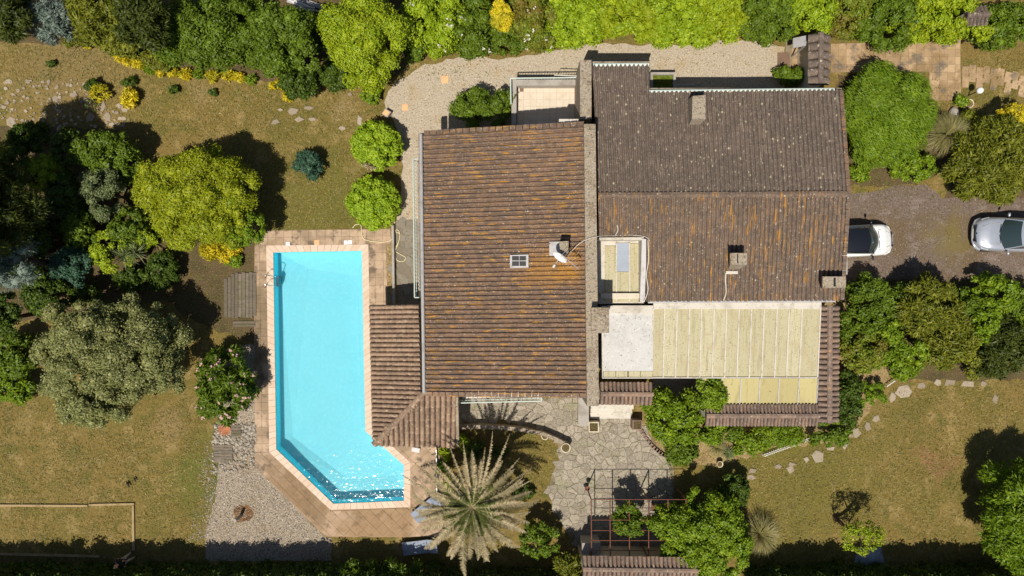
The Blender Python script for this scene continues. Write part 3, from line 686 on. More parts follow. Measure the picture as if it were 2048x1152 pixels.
# ---- stone parapet between the wings, its chimney
a, b = P(1168, 248, 5.6), P(1174, 812, 5.6); c, d = P(1191, 248, 5.6), P(1198, 812, 5.6)
par = hb('parapet_wall', MB().prism([(a.x, a.y), (c.x, c.y), (d.x, d.y), (b.x, b.y)], 0, 5.6), M['parapet'])
a, b = P(1184, 617, 6.1), P(1216, 664, 6.1)
ch = hb('chimney', MB().box((a.x, b.y, 3.2), (b.x, a.y, 6.1)), M['parapet'])
MB().box((a.x-.04, b.y-.04, 6.1), (b.x+.04, a.y+.04, 6.2)).build('cap', M['parapet'], ch)
# tall end wall by the north terrace
a, b = P(1160, 120, 4.15), P(1183, 238, 4.15)
hb('end_wall', MB().box((a.x, b.y, 0), (b.x, a.y, 4.15)), M['parapet'])
a, b = P(1118, 238, 4.9), P(1157, 251, 4.9)
hb('vent_cowl', MB().box((a.x, b.y, 4.3), (b.x, a.y, 4.9)), M['white'])

# ---- east wing
ER_nw, ER_ne = P(1188, 187, 3.8), P(1677, 181, 3.8)
RG_w, RG_e = P(1196, 391, 4.65), P(1692, 388, 4.65)
ES_w, ES_e = P(1196, 603, 3.75), P(1679, 600, 3.75)
def hole(u, v, p):
    px = 1024+p.x*SC/(1-p.z/H); py = 576-p.y*SC/(1-p.z/H)
    return px < 1292 and py > 474
er = hb('east_roof', MB().slab([ER_nw, ER_ne, RG_e, RG_w], .16), M['underlay'])
cut_w = P(1293, 391, 4.65); cut_s = P(1292, 602, 3.75)
MB().slab([RG_w, cut_w, P(1292, 474, 4.30), P(1196, 475, 4.30)], .16).build('roof_deck', M['underlay'], er)
MB().slab([cut_w, RG_e, ES_e, cut_s], .16).build('roof_deck', M['underlay'], er)
nb_w, nb_e = P(1184, 132, 3.58), P(1298, 131, 3.58)
MB().slab([nb_w, nb_e, P(1299, 186, 3.8), P(1188, 187, 3.8)], .16).build('roof_deck', M['underlay'], er)
roof_tiles(ER_ne, ER_nw, RG_w, RG_e, 55, 15, 'romane', 'tile_north', er, 35, seed=5, zoff=.01)
roof_tiles(nb_e, nb_w, P(1188, 188, 3.8), P(1299, 187, 3.8), 13, 4, 'romane', 'tile_north', er, 0, seed=6, zoff=.01)
roof_tiles(ES_w, ES_e, RG_e, RG_w, 55, 16, 'romane_m', 'tile_south', er, 35, skip=hole, seed=7, zoff=.01)
for k in range(38):        # ridge tiles
    p = RG_w.lerp(RG_e, (k+.5)/38); q = RG_w.lerp(RG_e, k/38); q2 = RG_w.lerp(RG_e, (k+1.12)/38)
    mbx = MB(); prof = [(-.17, -.02), (-.12, .07), (0, .11), (.12, .07), (.17, -.02)]
    mbx.add([(q.x, q.y+s_*1.05, q.z+.07+z_) for s_, z_ in prof]+[(q2.x, q2.y+s_*.95, q2.z+.05+z_) for s_, z_ in prof], [(i, 5+i, 6+i, i+1) for i in range(4)]+[(0, 1, 2, 3, 4)])
    mbx.build('ridge_tile', M['tile_south'], er)
verge(ER_ne, RG_e, 14, (.20, 0), 'tile_main', er); verge(ES_e, RG_e, 14, (.20, 0), 'tile_south', er)
for (p, q) in ((P(1186, 130, 3.6), P(1298, 129, 3.6)), (P(1298, 183, 3.76), P(1668, 179, 3.76))):
    hb('gutter', MB().tube([p, q], .085, 8), M['pale_iron'])
p, q = P(1296, 603.5, 3.72), P(1670, 601.5, 3.72); hb('gutter', MB().tube([p, q], .075, 8), M['zinc'])
p, q = P(1183, 123, 3.5), P(1301, 128, 3.5); hb('wall_head', MB().box((p.x, q.y, 3.2), (q.x, p.y, 3.5)), M['parapet'])
p, q = P(1298, 176, 3.55), P(1684, 181, 3.55); hb('wall_head', MB().box((p.x, q.y, 3.2), (q.x, p.y, 3.55)), M['parapet'])
# walls of the east wing, with a garage opening on the east side
ex0, ex1 = P(1192, 390, 4.6).x+.35, RG_e.x-.12; ey0, ey1 = ES_w.y+.15, ER_nw.y-.12
t = .25; yr = RG_w.y
hb('wall', MB().box((ex0, ey1-t, 0), (ex1-t, ey1, 3.6)), M['render']); hb('wall', MB().box((ex0, ey0, 0), (ex1-t, ey0+t, 3.55)), M['render'])
go0, go1 = P(0, 528).y, P(0, 418).y
hb('wall', MB().prism([(ex1-t, ey0), (ex1, ey0), (ex1, go0), (ex1-t, go0)], 0, 3.55).prism([(ex1-t, go1), (ex1, go1), (ex1, ey1), (ex1-t, ey1)], 0, 3.55)
   .prism([(ex1-t, go0), (ex1, go0), (ex1, go1), (ex1-t, go1)], 2.4, 3.55), M['render'])
p, q = P(1186, 131, 3.4), P(1297, 190, 3.4); hb('wall', MB().box((p.x+.1, ey1+.003, 0), (q.x-.1, p.y-.15, 3.35)), M['render'])
# white pier head at the garage corner
p, q = P(1684, 513, 3.3), P(1691, 549, 3.3); hb('pier', MB().box((p.x, q.y, 0), (q.x+.1, p.y, 3.3)), M['concrete'])

# ---- north terrace
p, q = P(1034, 172, 1.2), P(1152, 254, 1.2)
tf_ = hb('terrace_floor', MB().box((p.x, q.y, 0), (q.x, p.y, 1.18)), M['deck_joint'])
nx, ny = 9, 6
for i in range(nx):
    for j in range(ny):
        wx, wy = (q.x-p.x)/nx, (p.y-q.y)/ny; o_ = .003
        MB().box((p.x+i*wx+o_, q.y+j*wy+o_, 1.17), (p.x+(i+1)*wx-o_, q.y+(j+1)*wy-o_, 1.2+R.uniform(0, .004))).build('terrace_tile', M['terrace_tile'], tf_)
MB().box((p.x+.14, p.y-.30, 1.19), (p.x+.34, p.y-.12, 1.215)).build('drain_cover', M['hatch'], tf_)
a, b = P(1023, 159, 1.72), P(1033, 171, 1.72)
hb('parapet', MB().box((a.x, b.y, 0), (P(1160, 0, 1.7).x, a.y, 1.72)).box((a.x, P(0, 254, 1.7).y, 0), (b.x, b.y-.003, 1.72)), M['concrete'])
rail = MB(); ra, rb_ = P(1021, 156.5, 2.05), P(1153, 155, 2.05)
rail.tube([ra, rb_], .035, 6); rail.tube([ra, P(1022, 208, 2.05)], .035, 6)
for k in range(24): c = ra.lerp(rb_, k/23); rail.tube([c, (c.x, c.y+.0, 1.70)], .012, 4)
for k in range(10): c = ra.lerp(P(1022, 208, 2.05), k/9); rail.tube([c, (c.x+.05, c.y, 1.70)], .012, 4)
hb('railing', rail, M['pale_iron'])
hb('handrail', MB().tube([P(1108, 158, 1.75), P(1109, 150, 2.4), P(1154, 152, 2.4)], .025, 5), M['cable'])

# ---- balconies with iron guards
def balcony(pts, z, hh, n, slabpoly, label):
    s = hb('balcony', MB().prism(PX(slabpoly, z), 0, z), M['white'])
    g_ = MB(); pr = [P(*c, z+hh) for c in pts]
    for a, b in zip(pr, pr[1:]): g_.tube([a, b], .03, 6); g_.tube([a-Vector((0, 0, hh-.12)), b-Vector((0, 0, hh-.12))], .018, 5)
    L = sum((b-a).length for a, b in zip(pr, pr[1:]))
    for a, b in zip(pr, pr[1:]):
        m = max(1, int(n*(b-a).length/L))
        for k in range(m+1):
            c = a.lerp(b, k/m); g_.tube([c, c-Vector((0, 0, hh))], .011, 4)
            if k < m:
                d_ = a.lerp(b, (k+.5)/m); g_.tube([c-Vector((0, 0, .1)), d_-Vector((0, 0, hh*.5)), a.lerp(b, (k+1)/m)-Vector((0, 0, .1))], .009, 4)
    g_.build('guard', M['pale_iron'], s)
balcony([(842, 318), (826, 318), (829, 595), (838, 595)], 1.15, .95, 42, [(834, 320), (860, 320), (862, 594), (837, 594)], '')
balcony([(914, 806), (1083, 802), (1083, 789)], 1.15, .95, 20, [(926, 780), (1078, 776), (1078, 796), (926, 797)], '')

# ---- light well roof
zl = 3.35
p, q = P(1198, 475, zl), P(1288, 608, zl)
lw = hb('light_well_roof', MB().box((p.x, q.y, zl-.15), (q.x, p.y, zl-.06)), M['white'])
for (u0, u1, v0, v1, m) in ((1210, 1232, 492, 604, 'cream_panel'), (1234, 1258, 543.5, 604, 'cream_panel'), (1234, 1258, 486, 543, 'greyblue'), (1260, 1281, 487, 604, 'cream_panel')):
    a, b = P(u0, v0, zl), P(u1, v1, zl); MB().box((a.x, b.y, zl-.07), (b.x, a.y, zl+.0)).build('panel', M[m], lw)
for u in (1233, 1259, 1283): 
    a, b = P(u-1, 486, zl), P(u+1, 605, zl); MB().box((a.x, b.y, zl-.07), (b.x, a.y, zl+.03)).build('glazing_bar', M['white'], lw)
a, b = P(1205, 596, zl), P(1283, 598, zl); MB().box((a.x, b.y, zl+.03), (b.x, a.y, zl+.07)).build('glazing_bar', M['white'], lw)
a, b = P(1196, 472, 4.25), P(1288, 480, 4.25)
MB().box((a.x, b.y, zl-.1), (b.x, a.y, 4.2)).build('flashing', M['white'], lw)
a, b = P(1283.5, 478, 4.2), P(1291, 604, 3.9)
MB().prism([(a.x, a.y, 4.26), (b.x, a.y, 4.26), (b.x, b.y, 3.72), (a.x, b.y, 3.72)], zl-.1, 0).build('flashing', M['zinc'], lw)
hb('wall', MB().box((p.x-.05, q.y, 0), (p.x+.05, p.y, zl-.07)), M['render'])

# ---- flat roof and veranda on the south side
zf = 3.45
a, b = P(1205, 612, zf), P(1306, 742, zf)
fr_ = hb('flat_roof', MB().box((a.x, b.y, 0), (b.x-.003, a.y, zf)), M['flatroof'])
for k, (u0, u1) in enumerate(((1207, 1231), (1232, 1255), (1257, 1281), (1282, 1305))):
    c, d = P(u0, 742.5, zf-.05), P(u1, 754, zf-.05); MB().box((c.x, d.y, zf-.15), (d.x, c.y, zf-.05)).build('panel', M['cream_panel'], fr_)
MB().box((a.x-.03, P(0, 757, zf).y, zf-.2), (b.x, P(0, 755, zf).y, zf+.0)).build('fascia', M['white'], fr_)
MB().box((a.x-.05, P(0, 755, zf).y, zf-.2), (a.x+.02, a.y, zf+.03)).build('fascia', M['white'], fr_)
c, d = P(1217, 611, zf+.1), P(1306, 627, zf+.1); MB().box((c.x, d.y, zf), (d.x, c.y, zf+.1)).build('fascia', M['white'], fr_)
vr = hb('veranda_roof', MB().slab([P(1307, 605, 3.62), P(1643, 603, 3.62), P(1643, 618, 3.6), P(1307, 618, 3.6)], .12), M['white'])
xs = [1306, 1329, 1354, 1379, 1403, 1428, 1453, 1478, 1503, 1528, 1554, 1578, 1604, 1641]
zN, zS = 3.55, 3.2
def vx(x, z): return P(x, 0, z).x
Xw = [vx(x, zN) for x in xs]; yN, yS = P(0, 618, zN).y, P(0, 753, zS).y
for k in range(13):
    MB().slab([(Xw[k]+.035, yS, zS), (Xw[k+1]-.035, yS, zS), (Xw[k+1]-.035, yN, zN), (Xw[k]+.035, yN, zN)], .03).build('panel', M['cream_panel'], vr)
for k in range(14):
    MB().slab([(Xw[k]-.03, yS-.03, zS+.035), (Xw[k]+.03, yS-.03, zS+.035), (Xw[k]+.03, yN+.02, zN+.035), (Xw[k]-.03, yN+.02, zN+.035)], .09).build('glazing_bar', M['white'], vr)
MB().box((Xw[0], yS-.09, zS-.12), (Xw[-1], yS-.035, zS+.02)).build('fascia', M['white'], vr)
# lower yellow panels
z2, z3 = 2.95, 2.75; ys2, ys3 = P(0, 757, z2).y, P(0, 813, z3).y
X2 = [vx(x, 2.9) for x in (1405, 1443, 1481, 1519, 1557.5, 1597, 1635)]
for k in range(6):
    MB().slab([(X2[k]+.03, ys3, z3), (X2[k+1]-.03, ys3, z3), (X2[k+1]-.03, ys2, z2), (X2[k]+.03, ys2, z2)], .03).build('panel', M['yellow_panel'], vr)
for k in range(7):
    MB().slab([(X2[k]-.025, ys3, z3+.03), (X2[k]+.025, ys3, z3+.03), (X2[k]+.025, ys2, z2+.03), (X2[k]-.025, ys2, z2+.03)], .07).build('glazing_bar', M['zinc'], vr)
# veranda posts and floor
c, d = P(1306, 612), P(1640, 800)
struct(sheet('veranda_floor', [(c.x, d.y), (d.x, d.y), (d.x, c.y), (c.x, c.y)], .02, M['concrete']))
pm = MB()
for u in (Xw[0]+.1, Xw[3], Xw[6], Xw[9], Xw[12]): pm.box((u-.05, yS-.03, 0), (u+.05, yS+.07, zS-.13))
for s_ in range(5): pm_ = None
k = 0
for u in (Xw[0]+.1, Xw[3], Xw[6], Xw[9], Xw[12]): MB().box((u-.05, yS-.03, 0), (u+.05, yS+.07, zS-.13)).build('post', M['white'], vr)

# ---- chimneys, roof window, dish, aerial, cables
def chimney(pts_top, zt, zb, pts_base, m='parapet', cap=True):
    t_ = [tuple(P(*c, zt)) for c in pts_top]; b_ = [tuple(P(*c, zb)) for c in pts_base]
    if area(t_) < 0: t_ = t_[::-1]; b_ = b_[::-1]
    o = hb('chimney', MB().add(b_+t_, [(3,2,1,0),(4,5,6,7)]+[(i, (i+1)%4, 4+(i+1)%4, 4+i) for i in range(4)]), M[m]); return o
c1 = chimney([(1385, 192), (1411, 190), (1411, 238), (1384, 238)], 5.0, 3.8, [(1375, 200), (1400, 200), (1396, 254), (1376, 254)])
c2 = chimney([(1460, 506), (1494, 506), (1494, 529), (1460, 529)], 5.25, 4.0, [(1457, 507), (1478, 507), (1478, 539), (1457, 539)])
a, b = P(1453, 542, 4.2), P(1477, 548, 4.2); MB().box((a.x, b.y, 3.9), (b.x, a.y, 4.12)).build('flashing', M['white'], c2)
a = P(1474, 508, 5.25); b = P(1476, 527, 5.25); MB().box((a.x, b.y, 5.25), (b.x, a.y, 5.27)).build('flue_slot', M['black'], c2)
c3 = chimney([(1645, 553), (1692, 553), (1692, 575), (1645, 576)], 4.75, 3.5, [(1640, 553), (1676, 553), (1676, 577), (1640, 577)])
a = P(1667, 556, 4.75); b = P(1671, 573, 4.75); MB().box((a.x, b.y, 4.75), (b.x, a.y, 4.78)).build('flue_slot', M['black'], c3)
c5 = chimney([(1118, 483), (1137, 482), (1137, 505), (1121, 507)], 6.0, 4.9, [(1119, 488), (1136, 488), (1136, 509), (1119, 509)])
a, b = P(1099, 483, 5.25), P(1122, 511, 5.25); MB().slab([(a.x, b.y, 5.08), (b.x, b.y, 5.22), (b.x, a.y, 5.22), (a.x, a.y, 5.08)], .05).build('flashing', M['zinc'], c5)
sk = hb('roof_window', MB().slab([P(1020, 510, 4.95), P(1057, 509, 5.06), P(1057, 535, 5.06), P(1020, 536, 4.95)], .12), M['zinc'])
for (u0, u1, v0, v1) in ((1024, 1038, 512, 521), (1039, 1052, 512, 521), (1024, 1038, 522.5, 532), (1039, 1052, 522.5, 532)):
    zz = lambda u: 4.955+(u-1020)*.11/37
    MB().slab([P(u0, v0, zz(u0)), P(u1, v0, zz(u1)), P(u1, v1, zz(u1)), P(u0, v1, zz(u0))], .02).build('pane', M['black'], sk)
dish = MB(); c = P(1121, 514, 6.1); D = Vector((-.55, -.75, .35)).normalized(); u_ = D.cross(Vector((0, 0, 1))).normalized(); v_ = D.cross(u_)
for i, (r_, d_) in enumerate(((0, -.07), (.14, -.06), (.27, -.02), (.36, .03))):
    for k in range(16): t_ = 6.283*k/16; dish.v.append(tuple(c+D*d_+u_*r_*math.cos(t_)+v_*r_*math.sin(t_)))
for i in range(3):
    for k in range(16): dish.f.append((i*16+k, i*16+(k+1)%16, (i+1)*16+(k+1)%16, (i+1)*16+k))
dt = thing('satellite_dish', 'white satellite dish mounted beside the chimney on the orange lichened roof', 'dish', P(1128, 505, 6.0))
bpy.context.view_layer.update()
def under(root, o): o.parent = root; o.matrix_parent_inverse = Matrix.Translation(-root.location); return o
under(dt, dish.build('reflector', M['plastic_white'], None, True)); under(dt, MB().tube([c-D*.05, P(1130, 508, 6.0), P(1130, 508, 5.0)], .025, 6).build('mount', M['zinc']))
under(dt, MB().tube([c+v_*.3, c+D*.55], .015, 5).tube([c+D*.5, c+D*.62], .05, 8).build('feed_arm', M['plastic_white']))
at = thing('roof_aerial', 'thin metal roof aerial with cross bars behind the satellite dish', 'aerial', P(1133, 500, 6.0)); bpy.context.view_layer.update()
A0, A1 = P(1124, 510, 6.45), P(1157, 538, 6.5); am = MB().tube([A0, A1], .018, 5); per = (A1-A0).cross(Vector((0, 0, 1))).normalized()
for k in range(8): q_ = A0.lerp(A1, k/7.5); hw = .32-.022*k; am.tube([q_-per*hw, q_+per*hw], .009, 4)
under(at, am.build('boom', M['zinc'])); under(at, MB().tube([P(1132, 514, 6.45), P(1132, 514, 5.0)], .02, 5).build('mast', M['dark_metal']))
def cable(pts, r_, m, lab, nm='cable', cat='cable', sm=True):
    vs_ = [Vector(p) for p in pts]; out = []
    for i in range(len(vs_)-1):
        p0, p1, p2, p3 = vs_[max(i-1, 0)], vs_[i], vs_[i+1], vs_[min(i+2, len(vs_)-1)]
        for k in range(6):
            t_ = k/6; out.append(.5*((2*p1)+(p2-p0)*t_+(2*p0-5*p1+4*p2-p3)*t_*t_+(3*p1-p0-3*p2+p3)*t_**3))
    out.append(vs_[-1]); o = MB().tube(out, r_, 6).build(nm, M[m], None, True); tag(o, lab, cat); return o
cable([P(1140, 505, 5.3), P(1165, 483, 5.62), P(1195, 473, 5.62), P(1232, 471, 4.45), P(1262, 470, 4.42), P(1292, 474, 4.42), P(1299, 482, 4.4)], .013, 'cable', 'pale cable crossing the stone parapet above the light well')
cable([P(1296, 480, 4.40), P(1297, 520, 4.25), P(1293, 550, 4.12), P(1296, 580, 3.98), P(1288, 604, 3.88)], .02, 'cable', 'pale cable running down beside the light well flashing')
cable([P(1234, 450, 4.5), P(1236, 460, 4.46), P(1231, 470, 4.44)], .02, 'cable', 'short pale cable end curling on the roof above the light well')
cable([P(1452, 545, 4.12), P(1451, 560, 4.08), P(1452, 585, 3.97), P(1447, 601, 3.9)], .025, 'cable', 'white pipe running from the middle chimney down to the gutter')

# ---- tiled canopy beside the pool
can = thing('pool_canopy', 'hipped barrel tiled canopy overhanging the pool edge beside the house', 'canopy', P(800, 760)); bpy.context.view_layer.update()
ze, zt_ = 2.1, 2.75
cw_n, cw_s = P(741, 610, ze), P(748, 889, ze); tn, ts = P(838, 608, zt_), P(845, 788, zt_)
se_, te_ = P(912, 893, ze), P(914, 786, zt_)
def uw(o): return under(can, o)
ridge_deck = uw(MB().slab([cw_n, tn, ts, cw_s], .1).slab([cw_s, ts, te_, se_], .1).build('roof_deck', M['underlay']))
croot = uw(ob('canopy_roof', MB().slab([(cw_n.x, cw_n.y, ze-.1), (tn.x, tn.y, zt_-.1), (ts.x, ts.y, zt_-.1), (cw_s.x, cw_s.y, ze-.1)], .05).mesh('canopy_roof'), None, M['wood_grey']))
bpy.context.view_layer.update()
hd = Vector((ts.x-cw_s.x, ts.y-cw_s.y)); 
def side(p): return hd.x*(p.y-cw_s.y)-hd.y*(p.x-cw_s.x)
fw = P(748, 889, ze); far = Vector((tn.x+(cw_s.x-cw_n.x), cw_s.y, zt_))
roof_tiles(cw_n, cw_s, far, tn, 30, 9, 'barrel', 'tile_canopy', croot, 999, skip=lambda u, v, p: side(p) < -.06, seed=8, zoff=.0)
nwS = Vector((cw_s.x, te_.y, zt_))
roof_tiles(cw_s, se_, te_, nwS, 16, 8, 'barrel', 'tile_canopy', croot, 999, skip=lambda u, v, p: side(p) > -.02, seed=9, zoff=.0)
for k in range(9):
    q = cw_s.lerp(ts, k/9); q2 = cw_s.lerp(ts, (k+1.15)/9); dd = (q2-q).normalized(); s2 = dd.cross(Vector((0, 0, 1))).normalized(); mbx = MB(); prof = [(-.16, -.03), (-.11, .06), (0, .10), (.11, .06), (.16, -.03)]
    mbx.add([tuple(q+s2*a_*1.05+Vector((0, 0, .13+b_))) for a_, b_ in prof]+[tuple(q2+s2*a_*.9+Vector((0, 0, .10+b_))) for a_, b_ in prof], [(i, i+1, 6+i, 5+i) for i in range(4)]+[(4, 3, 2, 1, 0)])
    mbx.build('hip_tile', M['tile_canopy'], croot)
for (u, v) in ((752, 640), (757, 880), (900, 884), (755, 760)):
    p = P(u, v, 1.0); pp = P(u, v, 2.0); uw(MB().box((pp.x-.1+.1, pp.y-.1, 0), (pp.x+.3, pp.y+.1, 2.02)).build('post', M['render']))
a, b = P(912, 790, 2.4), P(918, 893, 2.2); uw(MB().prism([(a.x, a.y, 2.8), (b.x, a.y, 2.8), (b.x, b.y, 2.16), (a.x, b.y, 2.16)], 1.9, 0).build('fascia', M['parapet']))

# ---- tile capped walls
def cap_wall(label, p0, p1, zr, half, drop, pitch, thick, name='tile_capped_wall', m='tile_cap', len_in=None, z0=0.0, hip=None):
    a, b = P(*p0, zr), P(*p1, zr); d = (b-a); L = d.length; d.normalize(); nn = Vector((-d.y, d.x, 0))
    root = thing(name, label, 'wall', ((a.x+b.x)/2, (a.y+b.y)/2, z0)); bpy.context.view_layer.update()
    wl = MB().prism([tuple(a+nn*thick/2)[:2], tuple(b+nn*thick/2)[:2], tuple(b-nn*thick/2)[:2], tuple(a-nn*thick/2)[:2]], z0, zr-.1*1.0-.02)
    under(root, wl.build('wall', M['render']))
    dk = MB().add([tuple(a+nn*half-Vector((0,0,drop))), tuple(b+nn*half-Vector((0,0,drop))), tuple(b), tuple(a), tuple(a-nn*half-Vector((0,0,drop))), tuple(b-nn*half-Vector((0,0,drop)))], [(3,2,1,0),(5,2,3,4),(0,1,5,4),(0,4,3),(1,2,5)])
    cp = under(root, dk.build('coping', M['underlay'])); bpy.context.view_layer.update()
    n_ = max(2, round(L/pitch)); dz = Vector((0, 0, drop))
    roof_tiles(b+nn*half-dz, a+nn*half-dz, a+nn*.05, b+nn*.05, n_, 1, 'barrel', m, cp, 999, seed=3, zoff=-.02, names=('cap_tile', 'x'))
    roof_tiles(a-nn*half-dz, b-nn*half-dz, b-nn*.05, a-nn*.05, n_, 1, 'barrel', m, cp, 999, seed=4, zoff=-.02, names=('cap_tile', 'x'))
    k_ = max(2, round(L/.4))
    for k in range(k_):
        q = a.lerp(b, k/k_); q2 = a.lerp(b, (k+1.1)/k_ if k < k_-1 else 1); prof = [(-.14, -.03), (-.1, .05), (0, .08), (.1, .05), (.14, -.03)]
        MB().add([tuple(q+nn*x_*1.04+Vector((0, 0, .10+z_))) for x_, z_ in prof]+[tuple(q2+nn*x_*.92+Vector((0, 0, .08+z_))) for x_, z_ in prof], [(i, 5+i, 6+i, i+1) for i in range(4)]+[(0, 1, 2, 3, 4)]).build('ridge_tile', M[m], cp)
    return root
cap_wall('tile capped wall along the east end of the cream panelled veranda', (1659, 611), (1658, 846), 2.95, MP(18, 2.9), .16, .27, .25)
cap_wall('long tile capped wall along the lower edge of the yellow panels', (1412, 831), (1638, 831), 2.93, MP(19, 2.9), .16, .17, .25)
cap_wall('short tile capped wall above the white steps beside the stone parapet', (1201, 787), (1306, 788), 2.7, MP(20, 2.7), .18, .20, .3)
cap_wall('tile capped wall at the back of the rusty pergola by the hedge', (1166, 1137), (1396, 1140), 2.75, MP(21, 2.7), .2, .21, .3)
cap_wall('grey lichened tile capped wall at the end of the terracotta slab path', (1641, 66), (1640, 168), 2.5, MP(19, 2.5), .22, .40, .3, m='tile_north')
cap_wall('small tile capped gate pier wall in the upper right hedge', (1932, 31), (1978, 29), 2.3, MP(17, 2.3), .2, .2, .3, m='tile_north')
# ------------------------------------------------------------------ vegetation
def unit(v): return v/np.maximum(np.linalg.norm(v, axis=-1, keepdims=True), 1e-6)
def leaves(p, nrm, L, W, tang=None, fold=.18):
    """quads (n,4,3): base, side, tip, side"""
    n = len(p); t = rng.normal(size=(n, 3)) if tang is None else tang+rng.normal(size=(n, 3))*.35
    t = unit(t-nrm*np.sum(t*nrm, 1, keepdims=True)); s = np.cross(nrm, t)
    L = L[:, None]; W = W[:, None]
    V = np.stack([p-t*L*.5, p+s*W*.5+nrm*W*fold, p+t*L*.5-nrm*L*.12, p-s*W*.5+nrm*W*fold], 1)
    return V
def sphere_dirs(n, zmin=-.35):
    z = rng.uniform(zmin, 1, n); a = rng.uniform(0, 2*np.pi, n); r = np.sqrt(np.maximum(0, 1-z*z))
    return np.stack([r*np.cos(a), r*np.sin(a), z], 1)
ICO = None
def ico():
    global ICO
    if ICO is None:
        bm = bmesh.new(); bmesh.ops.create_icosphere(bm, subdivisions=2, radius=1); bm.verts.ensure_lookup_table()
        ICO = (np.array([v.co[:] for v in bm.verts]), np.array([[v.index for v in f.verts] for f in bm.faces])); bm.free()
    return ICO
STY = {  # leaf length, width ratio, density per m2 of clump skin, clump size (share of radius), normal spread, depth, tangent mode
 'leaf':  dict(L=.145, w=.55, d=270, cr=.25, nj=.9, dep=.40, tan=None),
 'small': dict(L=.115, w=.55, d=380, cr=.22, nj=.8, dep=.25, tan=None),
 'fine':  dict(L=.15, w=.30, d=380, cr=.24, nj=.9, dep=.35, tan=None),
 'needle': dict(L=.24, w=.20, d=260, cr=.30, nj=.8, dep=.35, tan='out'),
 'feather': dict(L=.30, w=.22, d=230, cr=.27, nj=.7, dep=.3, tan='out'),
 'blade': dict(L=.24, w=.13, d=560, cr=.42, nj=.8, dep=.15, tan='flow'),
 'clip':  dict(L=.12, w=.6, d=420, cr=.20, nj=.75, dep=.16, tan=None),
 'long':  dict(L=.24, w=.26, d=220, cr=.30, nj=.8, dep=.35, tan='out'),
}
def clump_set(c, Rr, cr, nclump, zmin=-.25, irr=.0):
    d = sphere_dirs(nclump, zmin); rad = np.mean(Rr)*cr*rng.uniform(.72, 1.25, nclump)
    an = np.arctan2(d[:, 1], d[:, 0]); ph = rng.uniform(0, 6.28, 3); dist = (rng.uniform(.80, 1.06, nclump)-cr*.75)*(1+irr*(np.sin(2*an+ph[0])+.8*np.sin(3*an+ph[1])+.6*np.sin(5*an+ph[2]))*np.sqrt(np.maximum(0, 1-d[:, 2]**2)))
    pos = np.array(c)+d*np.array(Rr)*dist[:, None]
    return pos, rad, d
def foliage_mesh(name, groups, sty, dens=1.0, size=1.0, zfloor=.03, core=.8):
    """groups: list of (centres (k,3), radii (k,), outward (k,3))"""
    st = STY[sty]; VV = []; CV = []; CF = []; off = 0; iv, if_ = ico()
    for pos, rad, out in groups:
        for c, r, o in zip(pos, rad, out):
            n = max(8, int(st['d']*dens*2.2*math.pi*r*r/size**2)); 
            d = sphere_dirs(n, -1); keep = (d@o > -.35) & (d[:, 2] > -.75); d = d[keep]; n = len(d)
            # uneven skin of the clump
            ph = rng.uniform(0, 6.28, 3); wob = 1+.13*np.sin(d[:, 0]*5+ph[0])*np.sin(d[:, 1]*5+ph[1])+.09*np.sin(d[:, 2]*9+ph[2])
            dep = 1-st['dep']*rng.uniform(0, 1, n)**2; stray = rng.uniform(0, 1, n) < .07; dep = np.where(stray, rng.uniform(1.0, 1.0+.28*min(1, .5/max(r, .2)), n), dep)
            p = c+d*r*(wob*dep)[:, None]*np.array([1, 1, .92])
            nrm = unit(d*.55+np.array([0, 0, .5])+rng.normal(size=(n, 3))*st['nj']*.55)
            L = st['L']*size*rng.uniform(.6, 1.25, n); W = L*st['w']
            tg = None
            if st['tan'] == 'out': tg = d*1.0+np.array([0, 0, .15]); nrm = unit(rng.normal(size=(n, 3))*.7+np.array([0, 0, .75]))
            if st['tan'] == 'flow': tg = unit(np.array([.75, -.55, -.1])+d*.3)*1.6
            VV.append(leaves(p, nrm, L, W, tg))
            if core:
                k = core*(.86+.14*np.sin(iv[:, 0]*7+ph[0])*np.sin(iv[:, 1]*7+ph[1])); CV.append(c+iv*(r*k)[:, None]); CF.append(if_+off); off += len(iv)
    V = np.concatenate(VV); ok = V[:, :, 2].min(1) > zfloor; V = V[ok].reshape(-1, 3); nl = len(V)//4
    F4 = np.arange(nl*4).reshape(-1, 4)
    me = bpy.data.meshes.new(name)
    if core:
        C = np.concatenate(CV); C[:, 2] = np.maximum(C[:, 2], .02); CFa = np.concatenate(CF)+len(V); allV = np.concatenate([V, C])
        nv, m4, m3 = len(allV), len(F4), len(CFa)
        me.vertices.add(nv); me.vertices.foreach_set('co', allV.astype(np.float32).ravel())
        me.loops.add(m4*4+m3*3); me.loops.foreach_set('vertex_index', np.concatenate([F4.ravel(), CFa.ravel()]).astype(np.int32))
        me.polygons.add(m4+m3); me.polygons.foreach_set('loop_start', np.concatenate([np.arange(0, m4*4, 4), m4*4+np.arange(0, m3*3, 3)]).astype(np.int32))
        me.update(calc_edges=True)
    else: me = npmesh(name, V, F4)
    return me
def trunk_mesh(base, top, r0, targets, bend=.15):
    mb = MB(); b = Vector(base); t = Vector(top); m1 = b.lerp(t, .5)+Vector((R.uniform(-bend, bend), R.uniform(-bend, bend), 0))
    mb.tube([b-Vector((0, 0, .06)), b.lerp(m1, .5), m1, t], r0, 7, r0*.55)
    for q in targets:
        q = Vector(q); s = b.lerp(t, R.uniform(.45, .95)); mm = s.lerp(q, .5)+Vector((0, 0, .12*(q-s).length)); mb.tube([s, mm, q], r0*.42, 5, r0*.14)
    return mb
NPL = [0]
